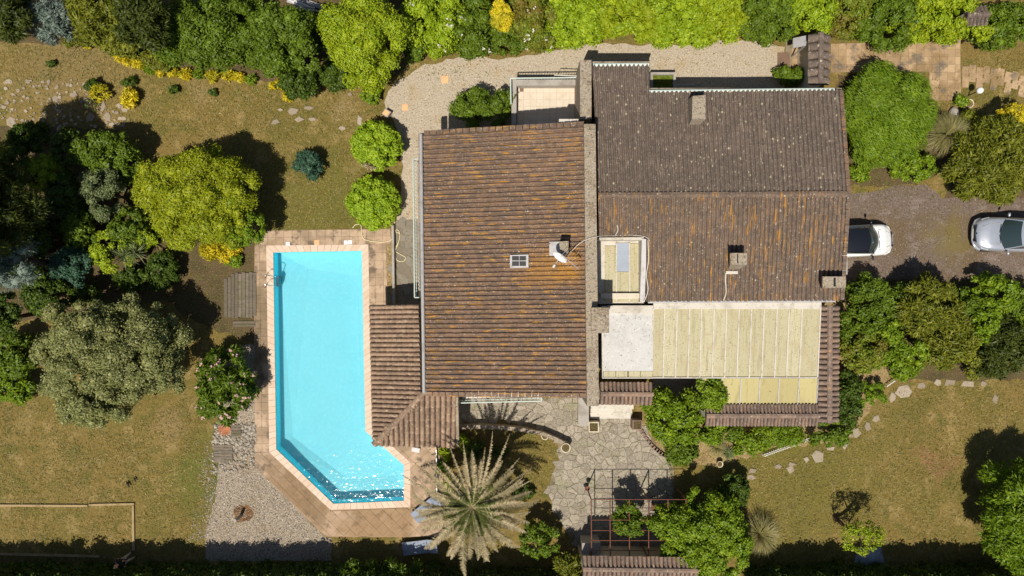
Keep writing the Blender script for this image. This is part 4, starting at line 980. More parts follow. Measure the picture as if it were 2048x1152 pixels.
def plant(name, label, cat, px, py, rx, ry, top, sty, leaf, n=None, cr=None, dens=1.0, size=1.0, rz=None, group=None, base=None, flower=None, zmin=-.25, core=.8, lobes=None, lean=(0, 0)):
    """px, py, rx, ry: crown as seen in the photograph; top: its height in metres"""
    st = STY[sty]; cr = cr or st['cr']
    zc0 = top*.6; wx, wy = MP(rx, zc0), MP(ry, zc0)
    rzz = rz if rz else min(top*.5, max(wx, wy)*.8); zc = max(top-rzz, .25*top); rzz = top-zc
    c = P(px, py, zc); wx, wy = MP(rx, zc), MP(ry, zc)
    b = P(*base) if base else Vector((c.x, c.y, 0))
    root = thing(name, label, cat, (b.x, b.y, 0), group)
    loc = np.array([c.x-b.x, c.y-b.y, c.z])
    if n is None: n = int(max(10, 2.6/(cr*cr)))
    irr = 0 if sty in ('clip', 'blade') else (.10 if cat == 'tree' else .08)
    Rr = np.array([wx, wy, rzz]); groups = []
    if lobes:                                 # lobes: (dx, dy, share) inside the crown's ellipse
        for dx, dy, k in lobes: groups.append(clump_set(loc+np.array([dx*wx, dy*wy, (k-.8)*rzz*.3]), Rr*k, cr, max(6, int(n*k*k)), zmin, irr))
        groups.insert(0, clump_set(loc-np.array([0, 0, .12*rzz]), Rr*np.array([.88, .88, .85]), cr, n, zmin, irr))
    else: groups.append(clump_set(loc, Rr, cr, n, zmin, irr))
    k = max(2, n//5); dd = sphere_dirs(k, -.2)
    groups.append((loc+dd*Rr*.45*rng.uniform(.4, 1, (k, 1)), np.full(k, np.mean(Rr)*cr*1.1), dd))
    cn = 'crown' if cat == 'tree' else 'foliage'
    ob(cn, foliage_mesh(cn, groups, sty, dens, size, core=core), root, LM[leaf])
    tg = [tuple(groups[0][0][i]*.9+loc*.1) for i in range(0, min(len(groups[0][0]), 14), 2)]
    nm = 'trunk' if cat == 'tree' else 'stem'
    trunk_mesh((0, 0, 0), tuple(loc*np.array([1, 1, .9])), max(.035, .045*top*(1 if cat == 'tree' else .6)), [t for t in tg if t[2] > .2]).build(nm, M['bark'], root)
    if flower:
        fm, cnt, fs = flower; pos = np.concatenate([g_[0] for g_ in groups[:1]]); rad = groups[0][1]
        i = rng.integers(0, len(pos), cnt); d = unit(groups[0][2][i]+rng.normal(size=(cnt, 3))*.45+np.array([0, 0, .25])); p = pos[i]+d*(rad[i]*1.06)[:, None]
        p = np.repeat(p, 4, 0)+rng.normal(size=(cnt*4, 3))*fs*.35; nn_ = unit(rng.normal(size=(cnt*4, 3))*.5+np.array([0, 0, 1]))
        V = leaves(p, nn_, np.full(cnt*4, fs), np.full(cnt*4, fs*.8)).reshape(-1, 3)
        fo = ob('flowers', npmesh('flowers', V, np.arange(len(V)).reshape(-1, 4)), root, LM[fm]); fo['kind'] = 'stuff'
    NPL[0] += 1
    return root

def T(*a, **k): return plant('tree', *a, **k)
# --- back hedge and trees along the top edge
plant('conifer_tree', 'dark green conifer in the top left corner', 'tree', 15, 25, 62, 62, 4.6, 'feather', 'darkc')
plant('conifer_tree', 'blue grey conifer between dark conifers near the top left corner', 'tree', 112, 42, 46, 52, 3.6, 'needle', 'blue')
plant('conifer_tree', 'olive green conifer right of the blue grey one', 'tree', 205, 38, 66, 58, 4.6, 'feather', 'conifer')
plant('conifer_tree', 'dark drooping conifer left of the broad green laurel', 'tree', 288, 40, 58, 62, 5.2, 'feather', 'darkc')
plant('laurel_tree', 'broad mid green laurel behind the yellow border plants', 'tree', 412, 72, 92, 74, 3.6, 'leaf', 'laurel', n=80)
plant('shrub', 'green shrub between the broad laurel and the deep green tree', 'shrub', 490, 60, 44, 70, 2.8, 'leaf', 'laurel')
plant('shrub', 'dark shrub squeezed between the deep green tree and the lime tree', 'shrub', 650, 70, 34, 44, 2.4, 'leaf', 'deep')
plant('shrub', 'low green shrub behind the left part of the golden border', 'shrub', 320, 116, 36, 26, 1.3, 'leaf', 'conifer')
plant('broadleaf_tree', 'deep green tree with shaded gaps left of the round lime tree', 'tree', 560, 80, 84, 80, 5.0, 'leaf', 'laurel', lobes=[(-.4, .2, .6), (.35, .3, .6), (0, -.4, .6), (.55, -.35, .45)])
plant('shrub', 'dark green shrub below the deep green tree', 'shrub', 598, 165, 42, 36, 1.9, 'leaf', 'deep')
plant('shrub', 'low dark shrub at the foot of the lime tree', 'shrub', 672, 150, 42, 34, 1.7, 'leaf', 'deep')
plant('round_tree', 'large round yellow green tree by the gravel path', 'tree', 733, 82, 92, 88, 4.6, 'small', 'lime', n=60, cr=.24)
plant('shrub', 'small yellow green shrub at the gravel corner under the lime tree', 'shrub', 742, 188, 19, 24, .9, 'leaf', 'fresh')
plant('hedge_shrub', 'green hedge shrub dotted with cream flowers beside the lime tree', 'shrub', 868, 42, 80, 65, 2.9, 'leaf', 'bright', n=40, cr=.25, flower=('flower_w', 26, .13))
plant('hedge_shrub', 'green hedge shrub left of the golden shrub at the top edge', 'shrub', 950, 55, 63, 65, 2.6, 'leaf', 'laurel', n=34, cr=.27, flower=('flower_w', 14, .12))
plant('golden_shrub', 'golden yellow shrub inside the top hedge', 'shrub', 1003, 34, 23, 32, 3.1, 'small', 'gold')
plant('hedge_shrub', 'hedge shrub with seed heads right of the golden shrub', 'shrub', 1062, 46, 70, 59, 2.8, 'leaf', 'mixed', n=40, cr=.25, flower=('flower_w', 12, .11))
plant('hedge_shrub', 'bright green leafy hedge shrub above the tall end wall', 'shrub', 1150, 38, 73, 55, 2.7, 'leaf', 'bright', n=44, cr=.24)
plant('hedge_shrub', 'bright lime hedge shrub above the gravel behind the east wing', 'shrub', 1250, 36, 75, 53, 2.6, 'leaf', 'lime', n=44, cr=.24)
plant('hedge_shrub', 'bright green hedge shrub bulging down over the gravel path', 'shrub', 1348, 40, 70, 57, 2.6, 'leaf', 'bright', n=44, cr=.24)
plant('hedge_shrub', 'pale lime hedge shrub at the top right of the gravel path', 'shrub', 1438, 32, 68, 50, 2.5, 'leaf', 'lime', n=44, cr=.24)
plant('hedge_shrub', 'mid green hedge shrub left of the grey tile capped wall', 'shrub', 1530, 34, 73, 55, 2.8, 'leaf', 'laurel', n=44, cr=.24)
plant('hedge_shrub', 'hedge shrub growing over the top of the grey capped wall', 'shrub', 1612, 30, 61, 48, 2.9, 'leaf', 'bright', n=36, cr=.26)
plant('hedge_shrub', 'olive hedge shrub just right of the grey capped wall', 'shrub', 1690, 32, 53, 48, 2.5, 'leaf', 'mixed', n=32, cr=.27)
plant('hedge_shrub', 'dense green hedge shrub above the terracotta slab path', 'shrub', 1772, 40, 80, 57, 2.7, 'leaf', 'laurel', n=44, cr=.24)
plant('hedge_shrub', 'rounded yellow green hedge end above the slab crossing', 'shrub', 1866, 36, 78, 57, 2.8, 'leaf', 'lime', n=44, cr=.24)
plant('shrub', 'green shrub in the top right corner by the slab crossing', 'shrub', 1995, 56, 66, 54, 2.0, 'leaf', 'laurel', n=40, cr=.26)
plant('shrub', 'small yellow green shrub on the flank of the top right shrub', 'shrub', 1964, 64, 22, 18, 2.1, 'leaf', 'lime')
for k, (x, y, rx, ry, h) in enumerate([(-40, 10, 60, 70, 4), (700, -60, 90, 60, 3), (960, -50, 120, 50, 3), (1280, -60, 160, 50, 2.6), (1620, -60, 160, 50, 2.8), (1900, -50, 120, 50, 2.8), (560, -50, 60, 50, 4)]):
    plant('hedge_shrub', 'green hedge growth beyond the top edge, number one'.replace('number one', ['left corner', 'behind the lime tree', 'behind the golden shrub', 'behind the lime hedge', 'behind the grey capped wall', 'behind the rounded hedge end', 'behind the deep green tree'][k]), 'shrub', x, y, rx, ry, h, 'leaf', 'laurel', n=30, cr=.28, dens=.7)
# --- golden border plants
bp = [(222, 103, 9), (240, 113, 12), (258, 122, 13), (278, 129, 13), (300, 138, 13), (318, 146, 9), (345, 145, 13), (372, 148, 13), (398, 148, 12), (426, 150, 14), (452, 150, 13), (478, 155, 14), (503, 158, 12), (556, 170, 14), (575, 190, 13), (172, 92, 8)]
for k, (x, y, r) in enumerate(bp):
    ORD = ['first', 'second', 'third', 'fourth', 'fifth', 'sixth', 'seventh', 'eighth', 'ninth', 'tenth', 'eleventh', 'twelfth', 'thirteenth', 'fourteenth', 'fifteenth', 'sixteenth']
    kk = sorted(bp).index((x, y, r))
    plant('border_plant', ('golden' if k % 4 else 'green') + ' border plant, ' + ORD[kk] + ' from the left in the row along the hedge foot', 'plant', x, y, r, r*.85, .45, 'long', 'gold' if k % 4 else 'fresh', n=7, cr=.55, size=.9, core=0, group='golden plants in the border row')
plant('golden_plant', 'ragged golden plant at the edge of the stony ground', 'plant', 202, 186, 20, 19, .7, 'long', 'gold', n=14, cr=.42, core=0)
plant('golden_plant', 'round golden plant right of the ragged golden one', 'plant', 261, 197, 21, 21, .7, 'long', 'gold', n=16, cr=.42, core=0)
plant('tuft', 'dark low shrub behind the ragged golden plant', 'plant', 186, 170, 17, 14, .7, 'fine', 'deep', n=10, cr=.4)
plant('tuft', 'dark feathery tuft behind the round golden plant', 'plant', 256, 163, 17, 11, .6, 'fine', 'deep', n=10, cr=.4)
plant('tuft', 'small green tuft alone on the upper left lawn', 'plant', 102, 127, 10, 8, .35, 'leaf', 'deep', n=7, cr=.5)
plant('tuft', 'small dark tuft on the lawn below the golden border', 'plant', 348, 180, 13, 10, .4, 'leaf', 'deep', n=7, cr=.5)
plant('tuft', 'small dark tuft on a bare patch below the golden border', 'plant', 426, 185, 11, 8, .35, 'leaf', 'deep', n=7, cr=.5)
plant('twig_shrub', 'sparse dark shrub on the stony ground below the ragged golden plant', 'plant', 186, 208, 16, 14, .6, 'fine', 'deep', n=6, cr=.3, core=0)
# --- left thicket
plant('broadleaf_tree', 'dark green tree at the top of the left thicket', 'tree', 200, 305, 66, 52, 3.2, 'leaf', 'laurel', lobes=[(-.45, 0, .6), (.4, .2, .6), (.1, -.4, .55)])
plant('shrub', 'bright topped shrub at the left edge of the thicket by the stony ground', 'shrub', 62, 280, 44, 34, 2.2, 'leaf', 'deep')
plant('shrub', 'yellow green shrub deep in the left thicket', 'shrub', 96, 350, 42, 40, 2.4, 'small', 'lime')
plant('grey_shrub', 'grey green tall shrub beside the large lime tree', 'shrub', 206, 385, 40, 60, 3.2, 'small', 'greyg', n=26)
plant('conifer_tree', 'dark blue green conifer spilling in from the left edge', 'tree', 22, 410, 70, 80, 6.5, 'needle', 'darkc', dens=.8)
plant('conifer_tree', 'grey needled conifer at the left edge below the dark one', 'tree', 18, 520, 62, 62, 5.5, 'needle', 'blue', dens=.5)
plant('shrub', 'fresh green shrub in the middle of the left thicket', 'shrub', 160, 455, 34, 44, 2.4, 'leaf', 'laurel')
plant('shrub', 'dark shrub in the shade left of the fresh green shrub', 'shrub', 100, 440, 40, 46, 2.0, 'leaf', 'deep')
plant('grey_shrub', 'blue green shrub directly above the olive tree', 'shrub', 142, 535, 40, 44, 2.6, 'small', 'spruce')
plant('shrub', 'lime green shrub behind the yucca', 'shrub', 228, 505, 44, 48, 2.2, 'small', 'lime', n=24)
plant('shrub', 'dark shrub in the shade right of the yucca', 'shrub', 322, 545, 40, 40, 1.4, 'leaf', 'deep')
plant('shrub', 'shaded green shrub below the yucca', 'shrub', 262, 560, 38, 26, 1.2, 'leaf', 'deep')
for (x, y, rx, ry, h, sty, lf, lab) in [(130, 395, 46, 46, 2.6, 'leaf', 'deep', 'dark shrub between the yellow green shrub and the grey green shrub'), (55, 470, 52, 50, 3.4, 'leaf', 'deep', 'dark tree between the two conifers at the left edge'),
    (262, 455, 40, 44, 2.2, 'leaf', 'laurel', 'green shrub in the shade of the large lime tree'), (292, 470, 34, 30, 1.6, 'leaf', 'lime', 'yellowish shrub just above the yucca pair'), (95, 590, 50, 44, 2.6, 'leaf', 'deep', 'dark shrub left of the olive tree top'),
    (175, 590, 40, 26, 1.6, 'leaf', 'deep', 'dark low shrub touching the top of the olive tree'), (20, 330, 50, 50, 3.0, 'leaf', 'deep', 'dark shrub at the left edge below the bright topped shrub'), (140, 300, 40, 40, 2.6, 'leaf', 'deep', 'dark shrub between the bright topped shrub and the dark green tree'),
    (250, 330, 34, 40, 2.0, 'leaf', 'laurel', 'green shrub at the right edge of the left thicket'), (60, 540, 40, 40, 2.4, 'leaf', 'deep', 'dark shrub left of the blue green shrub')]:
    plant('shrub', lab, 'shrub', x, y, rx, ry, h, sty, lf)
plant('conifer_tree', 'tall dark conifer added beyond the left edge to shade the thicket', 'tree', -75, 480, 80, 130, 9.0, 'needle', 'darkc', dens=.5)  # added outside the frame so its shadow darkens the left thicket
plant('conifer_tree', 'tall dark conifer added beyond the left edge to shade the thicket top', 'tree', -60, 330, 80, 90, 7.5, 'needle', 'darkc', dens=.5)  # second conifer added outside the frame for its shadow on the thicket
plant('large_tree', 'large yellow green tree casting its shadow on the lawn above the pool', 'tree', 398, 390, 128, 112, 5.2, 'fine', 'limegold', n=70, cr=.22, lobes=[(-.35, .2, .62), (.1, .35, .6), (.4, -.05, .6), (-.1, -.35, .62), (.45, -.45, .45)])
plant('broadleaf_tree', 'green tree leaning out from the right side of the large lime tree', 'tree', 492, 455, 42, 46, 3.0, 'small', 'fresh')
plant('golden_plant', 'golden flowering plant at the corner of the timber boards', 'plant', 438, 498, 44, 26, .8, 'long', 'gold', n=26, cr=.3, core=0)
plant('shrub', 'low green plant at the end of the timber boards', 'plant', 470, 522, 22, 14, .5, 'leaf', 'fresh', n=8, cr=.45)
plant('olive_tree', 'large silvery olive tree in the middle of the left garden', 'tree', 215, 716, 152, 140, 5.4, 'small', 'olive', n=90, cr=.17, dens=.9, base=(290, 690), lobes=[(-.3, .25, .62), (.25, .3, .6), (.35, -.2, .6), (-.2, -.3, .66), (.6, .42, .34), (.05, .75, .3)])
plant('shrub', 'fresh green shrub at the left edge beside the olive tree', 'shrub', 32, 712, 44, 50, 2.0, 'leaf', 'laurel')
plant('shrub', 'yellowish green shrub at the left edge above the lower lawn', 'shrub', 26, 776, 44, 34, 1.5, 'leaf', 'fresh')
plant('broadleaf_tree', 'dark tree in deep shade at the left edge above the fresh shrub', 'tree', 8, 630, 40, 44, 3.2, 'leaf', 'deep')
plant('oleander', 'oleander with pale pink flowers beside the pool', 'shrub', 454, 768, 64, 76, 2.5, 'long', 'laurel', n=60, cr=.22, flower=('flower_p', 60, .13))
# --- beside the house
plant('clipped_shrub', 'upper clipped round shrub by the gravel path', 'shrub', 754, 291, 50, 49, 1.9, 'clip', 'ball', n=120, cr=.2, rz=.95)
plant('clipped_shrub', 'lower clipped round shrub at the corner of the pool deck', 'shrub', 746, 405, 53, 52, 1.9, 'clip', 'ball', n=120, cr=.2, rz=.95)
plant('spruce', 'small blue green spruce alone on the lawn', 'shrub', 618, 333, 36, 30, 1.3, 'needle', 'spruce', n=22, cr=.3)
plant('shrub', 'dense green shrub in the corner of the tiled terrace', 'shrub', 968, 218, 62, 44, 2.2, 'leaf', 'laurel', n=34)
plant('shrub', 'low green shrub with a golden tip beside the grey capped wall', 'shrub', 1580, 152, 38, 16, 1.1, 'leaf', 'laurel', n=16, cr=.4)
# --- east side
plant('dome_shrub', 'large smooth dome shaped shrub at the east gable', 'shrub', 1766, 236, 88, 100, 2.9, 'blade', 'dome', n=46, cr=.36, rz=2.2)
plant('shrub', 'small dark shrub on the upper side of the dome shaped shrub', 'shrub', 1756, 146, 34, 20, 2.0, 'leaf', 'deep')
plant('shrub', 'leafy shrub between the dome shrub and the driveway', 'shrub', 1828, 336, 44, 32, 1.2, 'leaf', 'fresh')
plant('shrub', 'small green plant at the foot of the gable wall', 'shrub', 1718, 346, 26, 22, .7, 'leaf', 'fresh', n=9, cr=.45)
plant('conifer_shrub', 'wide feathery conifer above the driveway at the right edge', 'shrub', 1975, 325, 98, 80, 2.8, 'feather', 'conifer', n=100, cr=.22)
plant('golden_shrub', 'golden yellow shrub at the right edge', 'shrub', 2030, 235, 38, 40, 2.2, 'small', 'gold', n=24)
plant('shrub', 'dark green shrub below the golden shrub at the right edge', 'shrub', 1935, 250, 34, 26, 1.3, 'leaf', 'conifer')
plant('shrub', 'little round shrub beside the white globe lamp', 'shrub', 1922, 202, 16, 16, .6, 'leaf', 'fresh', n=9, cr=.45)
plant('shrub', 'tall green laurel at the garage corner', 'shrub', 1728, 615, 52, 72, 2.4, 'leaf', 'laurel', n=34)
plant('dome_shrub', 'rounded dark conifer throwing a round shadow on the driveway', 'shrub', 1852, 610, 74, 52, 3.0, 'feather', 'conifer', n=34, cr=.26)
plant('shrub', 'bright green shrub right of the rounded dark conifer', 'shrub', 1978, 590, 54, 44, 2.2, 'leaf', 'fresh')
plant('shrub', 'green shrub at the right edge below the driveway', 'shrub', 2040, 610, 36, 44, 2.0, 'leaf', 'laurel')
plant('shrub', 'bronze tinted shrub beside the capped veranda wall', 'shrub', 1724, 700, 46, 44, 2.2, 'leaf', 'mixed')
plant('shrub', 'bright green shrub in the bend of the stepping stone path', 'shrub', 1800, 712, 62, 50, 2.0, 'leaf', 'fresh', n=34)
plant('conifer_shrub', 'dark feathery conifer in the middle of the east shrubbery', 'shrub', 1890, 672, 64, 60, 2.6, 'feather', 'conifer', n=34, cr=.26)
plant('conifer_shrub', 'dark green conifer at the lower right of the east shrubbery', 'shrub', 1995, 690, 70, 64, 2.6, 'feather', 'darkc', n=34, cr=.26)
plant('shrub', 'leafy shrub between two dark conifers in the east shrubbery', 'shrub', 1965, 650, 34, 40, 2.5, 'leaf', 'fresh')
plant('shrub', 'low green shrub against the outside corner of the capped wall', 'shrub', 1700, 800, 30, 64, 1.6, 'leaf', 'deep', n=24)
plant('shrub', 'dark green shrub at the lower right corner of the capped wall', 'shrub', 1660, 868, 48, 30, 1.5, 'leaf', 'laurel', n=24)
plant('shrub', 'feathery low plant outside the capped wall by the lawn', 'shrub', 1738, 785, 32, 34, 1.0, 'fine', 'dome', n=16)
plant('low_plant', 'wide low green plant between the capped wall and the white edging', 'plant', 1560, 872, 64, 24, .7, 'fine', 'fresh', n=22, cr=.32)
plant('low_plant', 'low flowering plant at the left end of the white edging', 'plant', 1500, 886, 46, 26, .8, 'leaf', 'fresh', n=16, cr=.35)
# --- climber on the arcade
plant('climber', 'bright climber spilling over the short capped wall and planter', 'shrub', 1345, 826, 66, 58, 2.4, 'leaf', 'fresh', n=40, cr=.26)
plant('climber', 'tall climber shoot rising over the yellow panels', 'shrub', 1421, 788, 31, 38, 3.6, 'leaf', 'fresh', n=18, cr=.36, base=(1400, 760))
plant('climber', 'climber mass below the dark opening beside the long capped wall', 'shrub', 1410, 848, 46, 44, 2.4, 'leaf', 'fresh', n=26)
plant('shrub', 'dark rounded shrub at the edge of the crazy paving', 'shrub', 1362, 904, 36, 24, 1.2, 'leaf', 'laurel', n=16, cr=.4)
plant('shrub', 'green shrub left of the low flowering plant', 'shrub', 1452, 862, 34, 28, 1.3, 'leaf', 'laurel', n=14, cr=.4)
# --- south side
plant('clipped_shrub', 'small clipped dark round shrub beside the citrus tree', 'shrub', 1464, 985, 36, 36, 1.7, 'clip', 'deep', n=40, cr=.24)
plant('citrus_tree', 'broad green citrus tree beside the pergola', 'tree', 1405, 1066, 110, 100, 3.8, 'leaf', 'fresh', n=60, cr=.2, lobes=[(-.4, .1, .62), (.2, .35, .6), (.35, -.3, .62), (-.15, -.4, .55)])
plant('shrub', 'leafy shrub growing up inside the pergola frame', 'tree', 1256, 1042, 33, 40, 2.5, 'leaf', 'laurel', n=26, cr=.3)
plant('shrub', 'green shrub right of the palm tree', 'shrub', 1078, 1078, 42, 42, 2.0, 'leaf', 'laurel', n=22)
plant('shrub', 'dark feathery shrub between the palm shrub and the pergola wall', 'shrub', 1138, 1135, 30, 32, 2.2, 'feather', 'conifer')
plant('small_tree', 'small thin tree standing on the lower right lawn', 'tree', 1723, 1074, 40, 38, 2.9, 'small', 'lime', n=26, cr=.26, dens=.55, base=(1668, 1032), core=0, rz=.9)
plant('conifer_tree', 'tall green conifer in the lower right corner casting a long shadow', 'tree', 2054, 1034, 84, 116, 4.7, 'feather', 'dome', n=50, cr=.22)
plant('shrub', 'bright leaf tips of a shrub at the bottom edge below the pool', 'shrub', 720, 1140, 40, 20, 2.0, 'long', 'laurel', n=16)
plant('shrub', 'leafy shrub at the bottom edge left of the palm', 'shrub', 800, 1136, 46, 18, 2.0, 'long', 'laurel', n=16)
plant('low_plant', 'yellow green plant beside the deck under the palm fronds', 'plant', 896, 965, 16, 20, .6, 'leaf', 'lime', n=9, cr=.45)
plant('low_plant', 'yellow green plant at the corner of the canopy', 'plant', 890, 905, 16, 18, .6, 'leaf', 'lime', n=9, cr=.45)
plant('low_plant', 'big leaved plant in the bed beside the canopy wall', 'plant', 925, 878, 20, 14, .6, 'leaf', 'lime', n=9, cr=.45)
# --- bottom hedge, shaded side towards the camera
def hedge(label, x0, x1, y, top, leaf, seed, depth=1.4):
    a, b = P(x0, y), P(x1, y); n = int((b.x-a.x)/.55); root = thing('hedge', label, 'hedge', ((a.x+b.x)/2, a.y-depth/2, 0)); pos = []; rad = []; out = []
    for i in range(n):
        for j in range(6):
            z = top*(j+.5)/6; x = a.x+(b.x-a.x)*(i+rng.uniform(0, 1))/n
            pos.append((x-root.location.x, a.y-.25+rng.uniform(-.12, .12)-root.location.y, z*rng.uniform(.92, 1.06))); rad.append(rng.uniform(.34, .5)); out.append((0, .8, .6))
        for j in range(2):
            x = a.x+(b.x-a.x)*(i+rng.uniform(0, 1))/n; pos.append((x-root.location.x, a.y-.6-.5*j-root.location.y, top*rng.uniform(.88, 1.04))); rad.append(rng.uniform(.4, .55)); out.append((0, 0, 1))
    ob('foliage', foliage_mesh('foliage', [(np.array(pos), np.array(rad), np.array(out))], 'leaf', .55, 1.15), root, LM[leaf])
    for i in range(0, n, 3):
        x = a.x+(b.x-a.x)*(i+.5)/n-root.location.x; MB().tube([(x, 0, -.05), (x+.05, .05, top*.8)], .05, 5, .02).build('stem', M['bark'], root)
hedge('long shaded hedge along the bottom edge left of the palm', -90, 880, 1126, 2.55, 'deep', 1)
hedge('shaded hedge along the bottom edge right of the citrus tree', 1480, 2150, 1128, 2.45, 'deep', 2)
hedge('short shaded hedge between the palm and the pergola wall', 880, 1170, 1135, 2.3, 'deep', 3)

# --- yucca, grasses, palm
def blades(name, label, cat, px, py, h, n, L, W, leaf, up=(.2, 1.2), droop=.35, mat_=None, seg=4, stem=.25, group=None):
    b = P(px, py); root = thing(name, label, cat, (b.x, b.y, 0), group); V = []; F = []; k = 0
    for i in range(n):
        a = rng.uniform(0, 6.283); e = rng.uniform(*up); l = L*rng.uniform(.75, 1.1); d = np.array([math.cos(a), math.sin(a)]); s = np.array([-d[1], d[0]])
        r_ = 0; z = h+rng.uniform(-stem, 0)*h
        for j in range(seg+1):
            wv = W*(1-(j/seg)**1.6)*(.55+.45*min(1, j)) ; V += [(d[0]*r_+s[0]*wv, d[1]*r_+s[1]*wv, max(z, .02)), (d[0]*r_-s[0]*wv, d[1]*r_-s[1]*wv, max(z, .02))]
            ee = e-droop*j*j/seg; r_ += l/seg*math.cos(ee); z += l/seg*math.sin(ee)
        for j in range(seg): F.append((k+2*j, k+2*j+1, k+2*j+3, k+2*j+2))
        k += 2*(seg+1)
    ob('blades', npmesh('blades', np.array(V), np.array(F)), root, LM[leaf])
    MB().tube([(0, 0, -.05), (0, 0, max(.08, h*.98))], .05+.02*h, 7, .04+.01*h).build('stem', M['bark'], root)
    return root
blades('yucca', 'spiky pale yucca rosette on the left of the pair', 'yucca', 278, 516, 1.5, 70, .75, .026, 'greyg', up=(-.1, 1.4), droop=.1)
blades('yucca', 'spiky yucca rosette on the right of the pair', 'yucca', 300, 508, 1.6, 60, .75, .026, 'greyg', up=(-.1, 1.3), droop=.1)
blades('grass_tuft', 'large fountain of grey green grass beside the dome shrub', 'grass tuft', 1874, 276, .7, 900, 1.5, .014, 'dryg', up=(.3, 1.3), droop=.55)
blades('grass_tuft', 'dry pampas tuft at the right foot of the citrus tree', 'grass tuft', 1512, 1062, .15, 700, 1.5, .014, 'dryg', up=(.3, 1.35), droop=.5)
blades('grass_tuft', 'small dry straw tuft in the bed below the climber', 'grass tuft', 1432, 893, .1, 260, .7, .012, 'dryg', up=(.2, 1.2), droop=.5)
blades('grass_tuft', 'grey twiggy tuft below the hedge beside the grey capped wall', 'grass tuft', 1688, 66, .6, 200, .7, .012, 'dryg', up=(-.3, 1.0), droop=.4)
blades('grass_tuft', 'green fern tuft at the edge of the bed below the climber', 'grass tuft', 1455, 905, .1, 120, .5, .02, 'greyg', up=(.2, 1.1), droop=.5)

LM['frond_green'] = leafmat('frond_green', (84, 98, 42), (128, 132, 70), (104, 112, 54)); LM['frond_dry'] = leafmat('frond_dry', (168, 152, 116), (210, 192, 154), (132, 124, 84), k=.95)
def frond_mesh(name, L, e0, droop, nl, ll, dryish, seed, fold=.45, seg=14, bend=0.0, lw=.03):
    r = np.random.default_rng(seed); pts = []; x, z, e = 0.0, 0.0, e0; pts.append((x, z))
    for j in range(seg): e -= droop/seg*(.4+1.2*j/seg); x += L/seg*math.cos(e); z += L/seg*math.sin(e); pts.append((x, z))
    pts = np.array(pts); V = []; F = []; k = 0; MI = []
    def at(t): f = min(t*seg, seg-1e-6); i = int(f); return pts[i]+(pts[i+1]-pts[i])*(f-i), pts[min(i+1, seg)]-pts[i]
    for i in range(nl):                         # leaflets
        t = .12+.88*(i+r.uniform(0, 1))/nl; (px_, pz_), tg = at(t); tg = tg/np.linalg.norm(tg)
        l = ll*math.sin(math.pi*min(1, .15+t*.85))**.6*r.uniform(.75, 1.1)*(1.05-.35*t)
        for sgn in (-1, 1):
            fw = r.uniform(.35, .75); u = np.array([tg[0]*fw, sgn*1.0, tg[1]*fw+fold+r.uniform(-.15, .15)]); u /= np.linalg.norm(u)
            b0 = np.array([px_, 0, pz_]); t0 = np.array([tg[0], 0, tg[1]]); w_ = lw
            tip = b0+u*l+np.array([0, 0, -.12*l]); mid = b0+u*l*.55
            V += [b0-t0*w_, b0+t0*w_, mid+t0*w_*.8, tip, mid-t0*w_*.8]; F.append((k, k+1, k+2, k+3, k+4)); MI.append(1 if t > dryish+r.uniform(-.15, .15) else 0); k += 5
    for j in range(seg):                        # stalk
        w0, w1 = .045*(1-j/seg)+.012, .045*(1-(j+1)/seg)+.012
        (xa, za), (xb, zb) = pts[j], pts[j+1]
        V += [(xa, -w0, za), (xa, 0, za+w0), (xa, w0, za), (xb, -w1, zb), (xb, 0, zb+w1), (xb, w1, zb)]
        F += [(k, k+3, k+4, k+1), (k+1, k+4, k+5, k+2)]; MI += [1, 1]; k += 6
    V = [(v[0], v[1]+bend*(max(v[0], 0)/L)**2, v[2]) for v in V]
    me = bpy.data.meshes.new(name); me.from_pydata([tuple(v) for v in V], [], F); me.update(); me.materials.append(LM['frond_green']); me.materials.append(LM['frond_dry']); me.polygons.foreach_set('material_index', MI); return me
pz = 3.7; pc = P(945, 1012, pz)
palm = thing('palm_tree', 'large palm with drying beige fronds between the pool and the pergola', 'tree', (pc.x, pc.y, 0))
tm = MB(); prof = []
for k in range(15): z = pz*k/14-.05; prof.append((.24+.03*(k % 2)+(.06 if k > 10 else 0), z))
tm.lathe(prof, (0, 0, 0), 12).build('trunk', M['bark'], palm)
fm = [frond_mesh('frond_outer', 3.45+.08*k, .42-.07*k, 1.15+.22*(k % 3), 64, .38, .34, 70+k, .45+.2*(k % 3), lw=.021, bend=(-.5, .35, -.2, .55, .1, -.35)[k]) for k in range(6)]
fs_ = [frond_mesh('frond_thin', 3.35+.15*k, .42, .85, 44, .24, .2, 75+k, 1.1, bend=(-.5, .2, .5)[k]) for k in range(3)]
fg = [frond_mesh('frond_inner', 2.2+.15*k, .75, 1.0, 46, .36, .6, 80+k, .5, lw=.022) for k in range(3)]
fu = [frond_mesh('frond_upper', 2.9+.1*k, .48, .95, 54, .38, .45, 90+k, .5, bend=(-.3, .3, .1)[k]) for k in range(3)]
for k in range(54):
    a = 6.283*k/54+R.uniform(-.16, .16); north = math.sin(a) > .2
    if north and k % 3 == 0: continue
    o = ob('frond', (fs_[k % 3] if north else fm[k % 6]), palm); o.location = (0, 0, pz+R.uniform(-.15, .05))
    o.rotation_euler = (R.uniform(-.3, .3), R.uniform(-.08, .12)-(.10 if north else 0), a); s_ = R.uniform(.72, 1.16); o.scale = (s_, 1, R.uniform(.8, 1.25))
for k in range(22):
    o = ob('frond', fu[k % 3], palm); o.location = (0, 0, pz+.1); o.rotation_euler = (R.uniform(-.25, .25), R.uniform(-.05, .1), 6.283*(k+.5)/22+R.uniform(-.1, .1)); o.scale = (R.uniform(.8, 1.0),)*3
